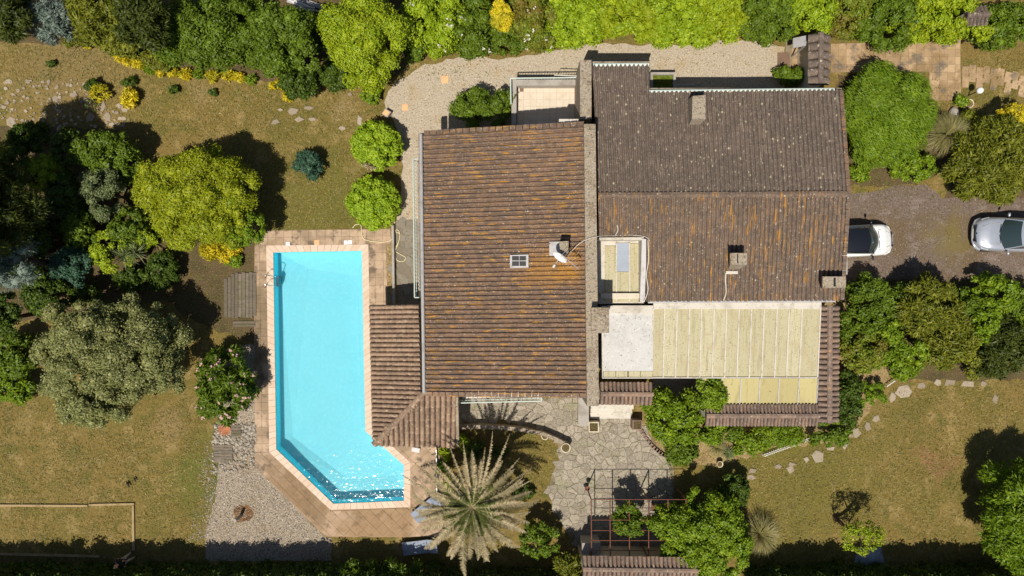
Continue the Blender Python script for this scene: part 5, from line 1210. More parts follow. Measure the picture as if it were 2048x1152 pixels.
for k in range(14):
    o = ob('frond', fg[k % 3], palm); o.location = (0, 0, pz+.15); o.rotation_euler = (R.uniform(-.2, .2), R.uniform(-.3, .1), 6.283*k/14*1.618); o.scale = (R.uniform(.5, .85),)*3

# --- fallen leaves and straw on the lawns
def litter(name, spots, n, m, label):
    V = []
    for (x, y, sx, sy) in spots:
        p = np.stack([rng.normal(0, sx/SC, n), rng.normal(0, sy/SC, n), np.full(n, .05)], 1)+np.array(P(x, y)); p[:, 2] = .03+rng.uniform(0, .03, n)
        ok = np.array([not inside(q, COPE) for q in p]); p = p[ok]; nn_ = unit(rng.normal(size=(len(p), 3))*.35+np.array([0, 0, 1])); L = rng.uniform(.05, .13, len(p)); V.append(leaves(p, nn_, L, L*.5))
    V = np.concatenate(V).reshape(-1, 3); o = ob(name, npmesh(name, V, np.arange(len(V)).reshape(-1, 4)), None, LM[m]); o['kind'] = 'stuff'; o['label'] = label; o['category'] = 'leaves'
litter('fallen_leaves', [(300, 200, 120, 40), (640, 380, 70, 60), (230, 900, 140, 70), (1750, 900, 160, 80), (1880, 980, 120, 60), (150, 140, 90, 25), (480, 250, 90, 40), (900, 140, 60, 12), (1300, 120, 120, 12), (1900, 460, 80, 40)], 170, 'dryg', 'pale fallen leaves and straw scattered over lawns and gravel')
litter('leaf_litter', [(400, 300, 90, 30), (320, 570, 60, 40), (560, 190, 60, 16), (300, 640, 70, 50), (1480, 920, 50, 20), (60, 210, 60, 30), (1760, 380, 60, 12), (1700, 500, 20, 40)], 130, 'mixed', 'greenish brown leaf litter under the trees')

for (x, y, rx, ry, h, lf, lab) in [(912, 74, 46, 36, 1.8, 'laurel', 'low green growth at the hedge foot left of the golden shrub'), (1012, 80, 48, 34, 1.7, 'laurel', 'low green growth at the hedge foot below the golden shrub'), (1108, 66, 50, 36, 1.8, 'bright', 'low bright growth at the hedge foot above the terrace'),
    (1200, 56, 50, 32, 1.9, 'bright', 'low bright growth at the hedge foot above the tall end wall'), (1300, 58, 50, 32, 1.9, 'lime', 'low lime growth at the hedge foot above the turf planter'), (1394, 58, 48, 32, 1.9, 'bright', 'low bright growth at the hedge foot above the east wing chimney'),
    (1482, 52, 48, 30, 1.9, 'lime', 'low lime growth at the hedge foot near the brown hatch'), (1730, 58, 40, 30, 1.8, 'laurel', 'low green growth at the hedge foot above the slab path'), (1822, 58, 46, 30, 1.8, 'lime', 'low lime growth at the hedge foot near the slab crossing'),
    (820, 92, 40, 30, 1.4, 'laurel', 'low green growth between the lime tree and the cream flowered hedge'), (250, 90, 50, 24, 1.2, 'conifer', 'low olive growth under the dark drooping conifer'), (160, 76, 44, 20, 1.0, 'conifer', 'low olive growth under the blue grey conifer')]:
    plant('hedge_shrub', lab, 'shrub', x, y, rx, ry, h, 'leaf', lf, n=30, cr=.3)
for (x, y, rx, ry, h, lf, lab) in [(948, 900, 26, 18, .7, 'deep', 'dark low plant in the bed below the curved wall'), (1000, 905, 22, 16, .6, 'deep', 'dark low plant in the middle of the bed under the palm shadow'), (1045, 985, 26, 18, .7, 'deep', 'dark low plant right of the palm crown'), (885, 935, 14, 14, .6, 'fresh', 'small fresh plant beside the white lattice')]:
    plant('low_plant', lab, 'plant', x, y, rx, ry, h, 'leaf', lf, n=14, cr=.4)
sh = [o for o in bpy.data.objects if o.get('label') == 'upper clipped round shrub by the gravel path'][0]
q = P(740, 324, 1.25)-sh.location; pp = np.array(q)+rng.normal(size=(260, 3))*np.array([.16, .14, .10]); cc = np.array(P(754, 291, .95)-sh.location)
pp = cc+unit(pp-cc)*np.array([1.34, 1.32, .98])*rng.uniform(.94, 1.03, (260, 1)); LL = rng.uniform(.06, .13, 260)
V = leaves(pp, unit(unit(pp-cc)+rng.normal(size=(260, 3))*.4), LL, LL*.55).reshape(-1, 3); o = ob('dead_leaves', npmesh('dead_leaves', V, np.arange(len(V)).reshape(-1, 4)), sh, LM['frond_dry']); o['kind'] = 'stuff'; o['label'] = 'brown dead patch'

for (x, y, rx, ry, h, lf, lab) in [(1792, 612, 34, 46, 1.9, 'laurel', 'green shrub between the garage corner laurel and the rounded dark conifer'), (1925, 612, 34, 44, 1.9, 'laurel', 'green shrub between the rounded dark conifer and the bright green shrub'), (1775, 668, 34, 34, 1.7, 'fresh', 'fresh shrub above the bend of the stepping stone path'), (1945, 720, 44, 34, 1.5, 'conifer', 'olive shrub at the lower edge of the east shrubbery'), (2035, 655, 34, 40, 1.9, 'fresh', 'fresh shrub at the right edge above the dark green conifer')]:
    plant('shrub', lab, 'shrub', x, y, rx, ry, h, 'leaf', lf, n=22, cr=.32, dens=.75)
# ------------------------------------------------------------------ vehicles
def car(name, label, loc, rz, L, W, paint, roofp, hood, style):
    root = thing(name, label, 'car', loc, None, rz); hw = W/2
    zs = .92 if style == 'hatch' else .98; zr = 1.47 if style == 'hatch' else 1.60
    # body shell: stations along x (rear -> front); the nose is rounded in plan
    st = [(-L/2, .80, .42, .78), (-L/2+.12, .93, .26, .92), (-L/2+.6, .99, .22, zs+.02), (-.7, 1.0, .20, zs+.02), (.3, 1.0, .20, zs), (L/2-hood-.02, 1.0, .2, zs), (L/2-hood*.55, .985, .2, zs-.06), (L/2-.42, .95, .2, zs-.13), (L/2-.16, .84, .22, zs-.24), (L/2-.04, .66, .26, zs-.36), (L/2, .50, .32, zs-.46)]
    V = []; F = []; n = 13
    for (x, k, zb, zt) in st:
        w_ = hw*k; half = [(0, zb), (w_*.80, zb), (w_*.97, zb+.10), (w_*1.0, zb+(zt-zb)*.45), (w_*.985, zb+(zt-zb)*.72), (w_*.90, zt-.025), (w_*.6, zt+.02)]
        pr = half+[(0, zt+.035)]+[(-a, b) for a, b in half[:0:-1]]
        for (y, z) in pr: V.append((x - .10*(y/hw)**2*(1 if x > L/2-.5 else 0), y, z))
    n = len(pr)
    for i in range(len(st)-1):
        for k in range(n): F.append((i*n+k, i*n+(k+1) % n, (i+1)*n+(k+1) % n, (i+1)*n+k))
    F.append(tuple(range(n))); F.append(tuple(range((len(st)-1)*n, len(st)*n))[::-1])
    me = bpy.data.meshes.new('body'); me.from_pydata(V, [], F); bm = bmesh.new(); bm.from_mesh(me); bmesh.ops.recalc_face_normals(bm, faces=bm.faces); bm.to_mesh(me); bm.free()
    me.polygons.foreach_set('use_smooth', [True]*len(me.polygons))
    b = ob('body', me, root, M[paint]); sm = b.modifiers.new('s', 'SUBSURF'); sm.levels = 2; sm.render_levels = 2
    # greenhouse as grids across the car
    xw0 = L/2-hood+.06; xw1 = xw0-.72; xr0 = -L/2+.75; xr1 = -L/2+.28; hs = hw*.86; ht = hw*.70
    def grid(nm, xa, za, xb, zb, wa, wb, m, bow0, bow1, nx=6, ny=10, par=root, crown=.05, s0=-1, s1=1):
        V = []; F = []
        for i in range(nx+1):
            t = i/nx
            for j in range(ny+1):
                s = s0+(s1-s0)*j/ny; w_ = wa+(wb-wa)*t; x = xa+(xb-xa)*t-(bow0+(bow1-bow0)*t)*s*s
                V.append((x, s*w_, za+(zb-za)*t+.03*math.sin(math.pi*t)+crown*(1-s*s)*(t if m != roofp else 1)))
        for i in range(nx):
            for j in range(ny): a = i*(ny+1)+j; F.append((a, a+1, a+ny+2, a+ny+1))
        me = bpy.data.meshes.new(nm); me.from_pydata(V, [], F); me.update(); me.polygons.foreach_set('use_smooth', [True]*len(F))
        if len(me.polygons) and me.polygons[len(F)//2].normal.z < 0: me.flip_normals()
        return ob(nm, me, par, M[m])
    ws = grid('windscreen', xw0, zs+.0, xw1, zr-.05, hs, ht, 'glass', .30, .12)
    grid('roof', xw1+.02, zr-.045, xr0, zr-.06, ht, ht*.97, roofp, .12, -.05)
    grid('rear_window', xr0, zr-.06, xr1, zs+.06, ht*.97, hs*.9, 'glass', -.05, -.1)
    for sg in (-1, 1):
        y0_, y1_ = sg*hs*1.01, sg*ht*1.0
        q = [(xw0-.30, y0_, zs-.02), (xr1+.1, sg*hs*.9, zs+.02), (xr0+.05, sg*ht*.97, zr-.055), (xw1-.11, y1_, zr-.05)]
        mbx = MB(); mbx.add(q+[(a, b_-sg*.05, c) for a, b_, c in q], [(0, 1, 2, 3), (7, 6, 5, 4)]+[(i, 4+i, 4+(i+1) % 4, (i+1) % 4) for i in range(4)]); mbx.build('side_window', M['glass'], root)
        # roof rail and pillar
        MB().tube([(xw0-.30, sg*hs*1.0, zs), (xw1-.11, sg*ht*1.0, zr-.045), (xr0+.05, sg*ht*.98, zr-.05), (xr1+.08, sg*hs*.9, zs+.02)], .035, 6).build('roof_rail', M[roofp if style == 'hatch' else paint], root)
        mr = MB(); prof = [(.10, 0, 0)]
        mx_, my_ = xw0-.42, sg*(hw+.09)
        mr.lathe([(.02, -.09), (.085, -.06), (.10, 0), (.085, .06), (.02, .09)], (0, 0, 0), 10)
        mm = mr.build('mirror', M['car_black' if style == 'hatch' else paint], root, True); mm.location = (mx_, my_, zs+.08); mm.scale = (.7, 1.15, .8)
        MB().tube([(mx_, my_-sg*.06, zs+.03), (mx_+.04, sg*(hw-.08), zs-.02)], .025, 5).build('mirror_arm', M['car_black'], root)
        # headlamp
        hx = L/2-.30; hl = MB(); hl.add([(hx+.13, sg*hw*.52, zs-.335), (hx-.02, sg*hw*.84, zs-.32), (hx-.34, sg*hw*.945, zs-.215), (hx-.30, sg*hw*.80, zs-.165), (hx+.02, sg*hw*.60, zs-.225)], [(0, 1, 2, 3, 4)])
        hl.v = [(a+.015, b_*1.012, c+.012) for a, b_, c in hl.v]
        if sg < 0: hl.f = [f[::-1] for f in hl.f]
        hl.build('headlight', M['lamp_glass'], root)
        for xx in (L/2-.82, -L/2+.75):
            wl = MB(); wl.lathe([(.18, -.10), (.29, -.10), (.315, -.06), (.315, .06), (.29, .10), (.18, .10)], (0, 0, 0), 20); wo = wl.build('tyre', M['tyre'], None, True)
            wh = thing('x', '', ''); bpy.data.objects.remove(wh)
            rim = MB().lathe([(.02, -.09), (.2, -.095), (.2, .095), (.02, .09)], (0, 0, 0), 16).build('wheel', M['chrome'], root); rim.location = (xx, sg*(hw-.115), .315); rim.rotation_euler = (math.pi/2, 0, 0); wo.parent = rim
    # bonnet creases, grille, bumper, wipers
    for sg in (-1, 1):
        MB().tube([(xw0-.02, sg*hw*.62, zs+.028), (L/2-.55, sg*hw*.55, zs-.072), (L/2-.26, sg*hw*.40, zs-.155)], .010, 4).build('bonnet_seam', M['zinc'], b)
        MB().tube([(xw0+.02, sg*.06, zs+.04), (xw0-.05, sg*hw*.55, zs+.06)], .012, 4).build('wiper', M['black'], root)
    MB().box((L/2-.10, -hw*.46, zs-.45), (L/2+.012, hw*.46, zs-.34)).build('grille', M['black'], root)
    if style == 'suv':
        for zz in (.02, .06): MB().tube([(L/2-.06, -hw*.52, zs-.34+zz), (L/2+.02, 0, zs-.34+zz), (L/2-.06, hw*.52, zs-.34+zz)], .014, 5).build('grille_bar', M['chrome'], root)
        MB().lathe([(.03, 0), (.055, .0), (.055, .02), (.03, .02)], (L/2-.005, 0, zs-.27), 12).build('badge', M['chrome'], root)
    MB().tube([(L/2-.40, -hw*.93, .42), (L/2-.12, -hw*.78, .42), (L/2-.0, -hw*.4, .42), (L/2+.02, 0, .42), (L/2-.0, hw*.4, .42), (L/2-.12, hw*.78, .42), (L/2-.40, hw*.93, .42)], .05, 6).build('bumper', M[paint], root)
    MB().box((L/2+.03, -.26, .42), (L/2+.05, .26, .53)).build('number_plate', M['plastic_white'], root)
    MB().lathe([(.05, 0), (.04, .03)], (xw1+.02, 0, zr-.14), 8).build('rear_view_mirror', M['black'], root)
    return root
fx = P(1785, 482, .6); car('white_car', 'white hatchback with black roof nosing out from under the garage roof', (fx.x-1.95, fx.y, .012), math.radians(3), 3.9, 1.70, 'car_white', 'car_black', .95, 'hatch')
fx = P(1949, 470, .6); car('silver_car', 'silver car parked on the driveway at the right edge', (fx.x+2.2, fx.y, .012), math.radians(180-2), 4.4, 1.84, 'car_silver', 'car_silver', 1.12, 'suv')

# ------------------------------------------------------------------ pool things
ld = thing('pool_ladder', 'stainless steel ladder hooked over the left edge of the pool', 'ladder', P(537, 560)); Lo = ld.location
for py in (553, 572):
    b = P(532, py)-Lo; e = P(549.5, py)-Lo
    pts = [(b.x-.02, b.y-.09, .03), (b.x+.02, b.y-.03, .55), (b.x+.16, b.y+.05, .80), (b.x+.36, b.y+.06, .84), (e.x+.03, e.y+.02, .6), (e.x+.06, e.y, 0), (e.x+.06, e.y, -.9)]
    MB().tube(pts, .022, 8).build('handrail', M['steel'], ld, True)
for z in (-.15, -.42, -.70):
    a = P(549.5, 553)-Lo; c = P(549.5, 572)-Lo; MB().box((a.x+.02, c.y, z), (a.x+.14, a.y, z+.03)).build('tread', M['steel'], ld)
def lid(x, y, w_, h_, m, label, name='skimmer_lid', cat='lid', z=.03):
    a = P(x-w_/2, y-h_/2); b = P(x+w_/2, y+h_/2); o = MB().box((a.x, b.y, z-.02), (b.x, a.y, z+.012)).build(name, M[m]); bmo = o.modifiers.new('b', 'BEVEL'); bmo.width = .006; tag(o, label, cat); return o
lid(576, 488, 8, 8, 'plastic_white', 'white square skimmer lid at the upper left pool corner', z=.035)
lid(692, 485, 7.5, 8, 'plastic_white', 'left one of two white skimmer lids above the pool', z=.035)
lid(700.5, 484.5, 7.5, 8, 'plastic_white', 'right one of two white skimmer lids above the pool', z=.035)
lid(634, 485, 10, 10, 'paper', 'pale orange square lid in the deck above the pool', z=.035)
lid(890, 159, 14, 15, 'paper', 'square terracotta inspection cover on the gravel behind the house', 'inspection_cover', 'cover', .02)
o = lid(810, 215, 12, 12, 'paper', 'tilted square terracotta cover on the gravel bend', 'inspection_cover', 'cover', .02)
lid(1567, 118, 25, 26, 'hatch', 'brown metal hatch in the ground by the grey capped wall', 'hatch', 'hatch', .02)
pe = thing('stone_pedestal', 'small stone pedestal with orange top above the clipped shrub', 'pedestal', P(775, 229)); 
MB().prism([(-.26, -.05), (.05, -.24), (.26, .05), (-.05, .24)], 0, .35).build('block', M['concrete'], pe); MB().prism([(-.2, -.04), (.04, -.18), (.2, .04), (-.04, .18)], .35, .38).build('top', M['paper'], pe)
cable([P(705, 456, .03), P(712, 449, .05), P(722, 451, .05), P(724, 470, .06), P(732, 480, .06), P(760, 484, .06), P(778, 482, .06), P(788, 474, .06)], .022, 'hose', 'cream pool hose lying across the deck corner', 'hose', 'hose')
cable([P(789, 440, .06), P(791, 462, .06), P(800, 468, .05), P(798, 482, .05), P(790, 500, .05), P(800, 508, .05), P(811, 515, .05), P(806, 523, .05), P(794, 520, .05), P(790, 505, .09), P(796, 488, .09), P(800, 470, .09), P(796, 460, .07), P(789, 461, .06)], .022, 'hose', 'looped cream hose lying on the flagged path beside the house', 'hose', 'hose')
# kerb wall between bed and flagged path
a, b = P(785, 452), P(791, 612); kw = MB().prism([(a.x, a.y), (a.x+.12, a.y), (b.x+.02, b.y), (b.x-.1, b.y)], 0, .35).build('kerb_wall', M['concrete']); tag(kw, 'low narrow kerb wall beside the flagged path', 'wall')
# timber boards west of the pool
tb = thing('timber_boardwalk', 'weathered timber boards beside the left side of the pool', 'boardwalk', P(480, 590)); Lo = tb.location; r = random.Random(3)
for k in range(9):
    x = 449+k*7.2; a = P(x, 546+r.uniform(-2, 2)+max(0, 3-k)*4)-Lo; b = P(x+6.4, 634+r.uniform(-2, 2))-Lo; MB().box((a.x, b.y, 0), (b.x, a.y, .07+r.uniform(-.01, .015))).build('plank', M['wood_grey'], tb)
for i, (x, y, w_, h_, n_, lab) in enumerate([(447, 907, 38, 36, 6, 'square weathered timber pad in the pebbles'), (473, 861, 20, 24, 4, 'small timber pad beside the terracotta disc'), (489, 648, 44, 12, 2, 'short timber step below the boardwalk')]):
    tp = thing('timber_pad', lab, 'pad', P(x, y)); 
    for k in range(n_):
        y0_ = (h_/2-h_*(k+1)/n_)/SC; MB().box((-w_/2/SC, y0_+.01, 0), (w_/2/SC, y0_+h_/n_/SC-.01, .06+r.uniform(0, .015))).build('plank', M['wood_grey'], tp)
o = MB().lathe([(.05, 0), (.30, 0), (.33, .03), (.33, .08), (.29, .085), (.27, .06), (.02, .06)], (0, 0, 0), 24).build('terracotta_disc', M['terracotta'], None, True); o.location = P(450, 858, .004); tag(o, 'round terracotta saucer at the foot of the oleander', 'saucer')
o = MB().lathe([(.06, 0), (.13, 0), (.15, .10), (.11, .12), (.06, .08), (.02, .08)], (0, 0, 0), 12).build('garden_light', M['plastic_white'], None, True); o.location = P(410, 818); tag(o, 'small white garden light left of the oleander', 'light')
ps = thing('rusty_post', 'short pipe stub in a rust stained patch of gravel', 'post', P(482, 1031)); MB().tube([(0, 0, -.02), (0, 0, .85)], .085, 10).build('pipe', M['concrete'], ps)
struct(sheet('rust_stain', rough_edge([(ps.location.x+.15+.55*math.cos(t*.52), ps.location.y+.12+.5*math.sin(t*.52)) for t in range(12)], .2, .08, 9), .010, mat('rust_stain', (112, 78, 42), [('noise', 3, .4, .65, (66, 44, 26), .9), ('noise', 20, .5, .7, (160, 132, 96), .7)], rough=.95)))
# timber edging on the lower left lawn
for i, (x0_, y0_, x1_, y1_, lab) in enumerate([(-30, 1010, 88, 1010.5, 'leftmost pale timber edging beam on the lower lawn'), (89, 1010.5, 177, 1011, 'middle pale timber edging beam on the lower lawn'), (179, 1009, 270, 1007.5, 'right pale timber edging beam ending at the lawn corner'), (267.5, 1010, 268.5, 1100, 'pale timber beam running down from the lawn corner into the hedge shadow'), (0, 1107, 200, 1112, 'pale timber beam lying in the hedge shadow')]):
    a, b = P(x0_, y0_), P(x1_, y1_); d = (b-a).normalized(); nn = Vector((-d.y, d.x, 0))*.055
    o = MB().prism([tuple(a+nn)[:2], tuple(a-nn)[:2], tuple(b-nn*.9)[:2], tuple(b+nn*1.1)[:2]], -.02, .10).build('timber_beam', M['wood_beam']); tag(o, lab, 'beam')
for (x, y, lab, s_) in ((258, 966, 'left dark bird on the lower left lawn', 1), (272, 957, 'right dark bird on the lower left lawn', .8)):
    bm_ = MB().lathe([(.005, -.16), (.04, -.10), (.06, 0), (.05, .08), (.03, .12), (.038, .16), (.02, .20), (.004, .25)], (0, 0, 0), 8)
    bird = thing('bird', lab, 'bird', P(x, y)); o = bm_.build('body', M['black'], bird, True); o.rotation_euler = (math.radians(75), 0, .6*s_); o.location = (0, 0, .13); o.scale = (s_,)*3
    MB().tube([(.02, 0, 0), (.02, 0, .10)], .006, 4).tube([(-.02, 0, 0), (-.02, 0, .10)], .006, 4).build('legs', M['dark_metal'], bird)

# ------------------------------------------------------------------ south terrace things
# curved low wall and its pots
pts = [(916, 851), (960, 850), (1005, 852), (1045, 856), (1085, 864), (1112, 875), (1138, 888)]
cwm = MB(); inn = [P(a, b-4) for a, b in pts]; out_ = [P(a, b+3.5) for a, b in pts]
cwm.prism([(p.x, p.y) for p in inn]+[(p.x, p.y) for p in out_[::-1]], 0, .55); o = cwm.build('curved_wall', M['parapet']); tag(o, 'low curved stone wall round the bed under the palm', 'wall')
def pot(x, y, r_, h_, m, label, soil='soil', square=False):
    p = thing('planter', label, 'planter', P(x, y, .03)); 
    if square:
        MB().box((-r_, -r_, 0), (r_, r_, h_-.08)).box((-r_, -r_, h_-.08), (-r_+.05, r_, h_)).box((r_-.05, -r_, h_-.08), (r_, r_, h_)).box((-r_+.05, -r_, h_-.08), (r_-.05, -r_+.05, h_)).box((-r_+.05, r_-.05, h_-.08), (r_-.05, r_, h_)).build('box', M[m], p)
        MB().box((-r_+.055, -r_+.055, h_-.075), (r_-.055, r_-.055, h_-.04)).build('soil', M[soil], p)
    else:
        MB().lathe([(r_*.7, 0), (r_*.9, h_*.6), (r_, h_), (r_*.82, h_), (r_*.80, h_-.08), (.02, h_-.08)], (0, 0, 0), 20).build('pot', M[m], p, True); MB().lathe([(.02, 0), (r_*.79, 0), (r_*.6, .03), (.02, .04)], (0, 0, h_-.079), 12).build('soil', M[soil], p)
    return p
pot(1089, 869, .19, .5, 'potstone', 'pale round stone pot left of the larger round pot by the curved wall')
pot(1130, 891, .26, .6, 'potstone', 'larger round stone pot at the end of the curved wall')
pot(1185, 850, .27, .6, 'potstone', 'square stone planter left of the white steps', square=True)
pot(1270, 845, .25, .7, 'tile_cap', 'square brownish masonry planter right of the white steps', square=True)
pot(1437, 926, .17, .3, 'potstone', 'round pale pot at the lawn corner near the citrus tree')
pot(1705, 738, .36, .4, 'potstone', 'wide mossy stone bowl between the capped wall and the shrubs')
sw = thing('stone_bench', 'long mossy whitewashed block beside the stone parapet', 'bench', P(1167, 825)); a, b = P(1157, 795, .6)-sw.location, P(1177, 851, .6)-sw.location
MB().box((a.x, b.y, 0), (b.x, a.y, .55)).build('block', M['parapet'], sw); MB().box((a.x-.02, b.y-.02, .55), (b.x+.02, a.y+.02, .60)).build('top', M['concrete'], sw)
stp = thing('white_steps', 'weathered white steps below the short capped wall', 'steps', P(1222, 825))
for k, (y0_, y1_, z) in enumerate([(806, 815, .5), (815, 824, .34), (824, 836, .18)]):
    a, b = P(1180, y0_)-stp.location, P(1264-k*2, y1_)-stp.location; MB().box((a.x, b.y, 0), (b.x, a.y-.001, z)).build('step', M['white'], stp)
# brick kerb curving from the steps
for k in range(11):
    t = k/10; x = 1276+t*52; y = 852+t*58+8*math.sin(t*3.14); p = P(x, y)
    if k == 0: kb = thing('brick_edging', 'curved brick edging between paving and climber bed', 'edging', P(1300, 880))
    q = p-kb.location; a = -.85+.2*t; w_, h_ = .08, .14
    MB().prism([(q.x+dx*math.cos(a)-dy*math.sin(a), q.y+dx*math.sin(a)+dy*math.cos(a)) for dx, dy in ((-h_, -w_), (h_, -w_), (h_, w_), (-h_, w_))], 0, .14).build('brick', M['tile_cap'], kb)
# pergola
pg = thing('pergola', 'rusty steel pergola frame over the paving at the bottom', 'pergola', P(1250, 1050)); Lo = pg.location; zp = 2.15
def gb(a, b, r_, nm, z=zp): MB().tube([P(*a, z)-Lo, P(*b, z)-Lo], r_, 6).build(nm, M['rust'], pg)
for x in (1182.5, 1220, 1258.5, 1297, 1336, 1372): gb((x, 998), (x+.6, 1118), .028, 'rafter')
for y in (999, 1040, 1061, 1081, 1101): gb((1182, y), (1372, y), .020, 'cross_bar', zp+.035)
for (x, y) in ((1182.5, 999), (1297, 999), (1372, 999), (1182.5, 1117), (1297, 1117), (1372, 1117)):
    t = P(x, y, zp)-Lo; MB().tube([(t.x, t.y, 0), (t.x, t.y, zp)], .032, 6).build('post', M['rust'], pg)
sd = thing('ash_stand', 'small metal stand with round bowl beside the pergola corner', 'stand', P(1172, 970))
MB().lathe([(.14, 0), (.13, .03), (.03, .05), (.025, .55)], (0, 0, .03), 12).build('foot', M['dark_metal'], sd, True); MB().lathe([(.03, .55), (.10, .58), (.13, .66), (.11, .66), (.09, .60), (.01, .59)], (0, 0, .03), 14).build('bowl', M['rust'], sd, True)
cw2 = MB().box((0, 0, 0), (1, 1, 1)); a, b = P(1164, 1086, 1.3), P(1201, 1119, 1.3); o = MB().box((a.x, b.y, 0), (b.x, a.y, 1.3)).build('barbecue_block', M['concrete']); tag(o, 'plain grey masonry block in the corner of the pergola wall', 'masonry')
cable([P(1192, 1102, 1.32), P(1205, 1106, .9), P(1225, 1111, .1), P(1255, 1113, .08), (P(1297, 1111, .1))], .02, 'green_hose', 'thin green hose lying along the foot of the pergola wall', 'hose', 'hose')
a, b = P(1300, 1020), P(1335, 1112); o = MB().box((a.x, b.y, 0), (b.x, a.y, .12)).build('masonry_ledge', M['concrete']); tag(o, 'pale masonry ledge between pergola and citrus tree', 'ledge')
a, b = P(1298, 1002), P(1345, 1018); tbx = thing('rusty_bench', 'dark red bench in the shade beside the pergola', 'bench', P(1322, 1010))
for k in range(4): MB().box((-.6, -.2+k*.1, .42), (.6, -.12+k*.1, .45)).build('slat', M['rust'], tbx)
for sx in (-.5, .5): MB().box((sx-.03, -.2, 0), (sx+.03, .18, .42)).build('leg', M['dark_metal'], tbx)
# sun loungers by the palm
def lounger(x, y, rz, label):
    l = thing('sun_lounger', label, 'lounger', P(x, y, .0), None, rz)
    MB().box((-.35, -.95, .28), (.35, .35, .33)).build('seat', M['canvas'], l)
    MB().add([(-.35, .36, .30), (.35, .36, .30), (.35, .95, .62), (-.35, .95, .62), (-.35, .36, .26), (.35, .36, .26), (.35, .95, .58), (-.35, .95, .58)], [(0,1,2,3),(7,6,5,4),(0,4,5,1),(1,5,6,2),(2,6,7,3),(3,7,4,0)]).build('backrest', M['canvas'], l)
    for sx in (-.32, .32):
        for sy in (-.85, .3): MB().tube([(sx, sy, 0), (sx, sy, .28)], .02, 5).build('leg', M['dark_metal'], l)
        MB().tube([(sx, -.95, .27), (sx, .36, .27)], .02, 5).build('side_rail', M['dark_metal'], l)
lounger(858, 1012, -.9, 'grey sun lounger on the deck partly under the palm fronds')
lounger(842, 1090, -1.45, 'grey blue sun lounger in the hedge shadow below the palm')
ff = thing('white_lattice', 'thin white lattice edging beside the deck under the palm', 'lattice', P(875, 960))
for k in range(16):
    y = 897+k*8.2; a, b = P(873.5+k*.1, y)-ff.location, P(875+k*.1, y+7)-ff.location; MB().box((a.x-.015, b.y, 0), (a.x+.03, a.y, .32)).build('slat', M['plastic_white'], ff)
# white garden edging on the right
we = thing('garden_edging', 'white scrolled edging fence along the lawn below the capped wall', 'edging', P(1570, 892)); Lo = we.location
q0, q1 = P(1524, 910), P(1620, 875); n_ = 22
MB().tube([q0-Lo+Vector((0, 0, .05)), q1-Lo+Vector((0, 0, .05))], .02, 5).build('rail', M['plastic_white'], we); MB().tube([q0-Lo+Vector((0, 0, .30)), q1-Lo+Vector((0, 0, .30))], .018, 5).build('rail', M['plastic_white'], we)
for k in range(n_):
    c = q0.lerp(q1, (k+.5)/n_)-Lo; MB().tube([(c.x, c.y, 0), (c.x+.02, c.y+.02, .2), (c.x-.02, c.y, .42)], .016, 5).build('picket', M['plastic_white'], we)
we2 = thing('garden_edging', 'short white edging piece near the wide mossy bowl', 'edging', P(1776, 766)); d0 = Vector((-.22, -.14, 0)); d1 = Vector((.22, .16, 0))
MB().tube([d0+Vector((0, 0, .3)), d1+Vector((0, 0, .3))], .025, 5).build('rail', M['plastic_white'], we2)
for k in range(4): c = d0.lerp(d1, k/3); MB().tube([c, c+Vector((0, 0, .35))], .02, 5).build('picket', M['plastic_white'], we2)
# tarp under the small tree
tpv = MB(); nx = 9
for i in range(nx+1):
    for j in range(nx+1):
        x, y = (i/nx-.5)*1.7, (j/nx-.5)*.95; tpv.v.append((x*(1-.25*(j/nx)), y, .04+.34*max(0, 1-(x/.7)**2)*max(0, 1-(y/.5)**2)+.03*math.sin(i*1.7)*math.sin(j*2.1)))
for i in range(nx):
    for j in range(nx): a = i*(nx+1)+j; tpv.f.append((a, a+nx+1, a+nx+2, a+1))
o = tpv.build('tarpaulin', M['canvas'], None, True); o.location = P(1738, 1112, .02); sol = o.modifiers.new('s', 'SOLIDIFY'); sol.thickness = .02; tag(o, 'grey blue tarpaulin heap under the small tree', 'tarpaulin')
o = MB().box((-.22, -.12, 0), (.22, .12, .14)).build('box_lamp', M['zinc']); o.location = P(832, 899, .03); o.rotation_euler = (0, 0, -.2); tag(o, 'small grey box on the deck at the canopy corner', 'box')
# north-east things
gl_ = thing('globe_lamp', 'white globe garden lamp on a short post by the slab steps', 'lamp', P(1936, 191)); MB().tube([(0, 0, -.02), (0, 0, .8)], .03, 8).build('post', M['dark_metal'], gl_)
MB().lathe([(.02, 0), (.10, .03), (.155, .10), (.175, .18), (.155, .26), (.10, .33), (.02, .355)], (0, 0, .79), 18).build('globe', M['plastic_white'], gl_, True)
rg = MB(); 
for i in range(24):
    for j in range(8):
        a, b = 6.283*i/24, 6.283*j/8; rg.v.append(((.22+.03*math.cos(b))*math.cos(a), (.22+.03*math.cos(b))*math.sin(a), .03+.03*math.sin(b)))
for i in range(24):
    for j in range(8): rg.f.append((i*8+j, ((i+1) % 24)*8+j, ((i+1) % 24)*8+(j+1) % 8, i*8+(j+1) % 8))
o = rg.build('stone_ring', M['potstone'], None, True); o.location = P(1938, 207, .01); tag(o, 'pale ring lying on the grass below the globe lamp', 'ring')
gp_ = thing('gate_hood', 'pale sheet metal hood beside the grey capped wall', 'hood', P(1604, 85)); a, b = P(1591, 72, 1.8)-gp_.location, P(1612, 92, 1.8)-gp_.location
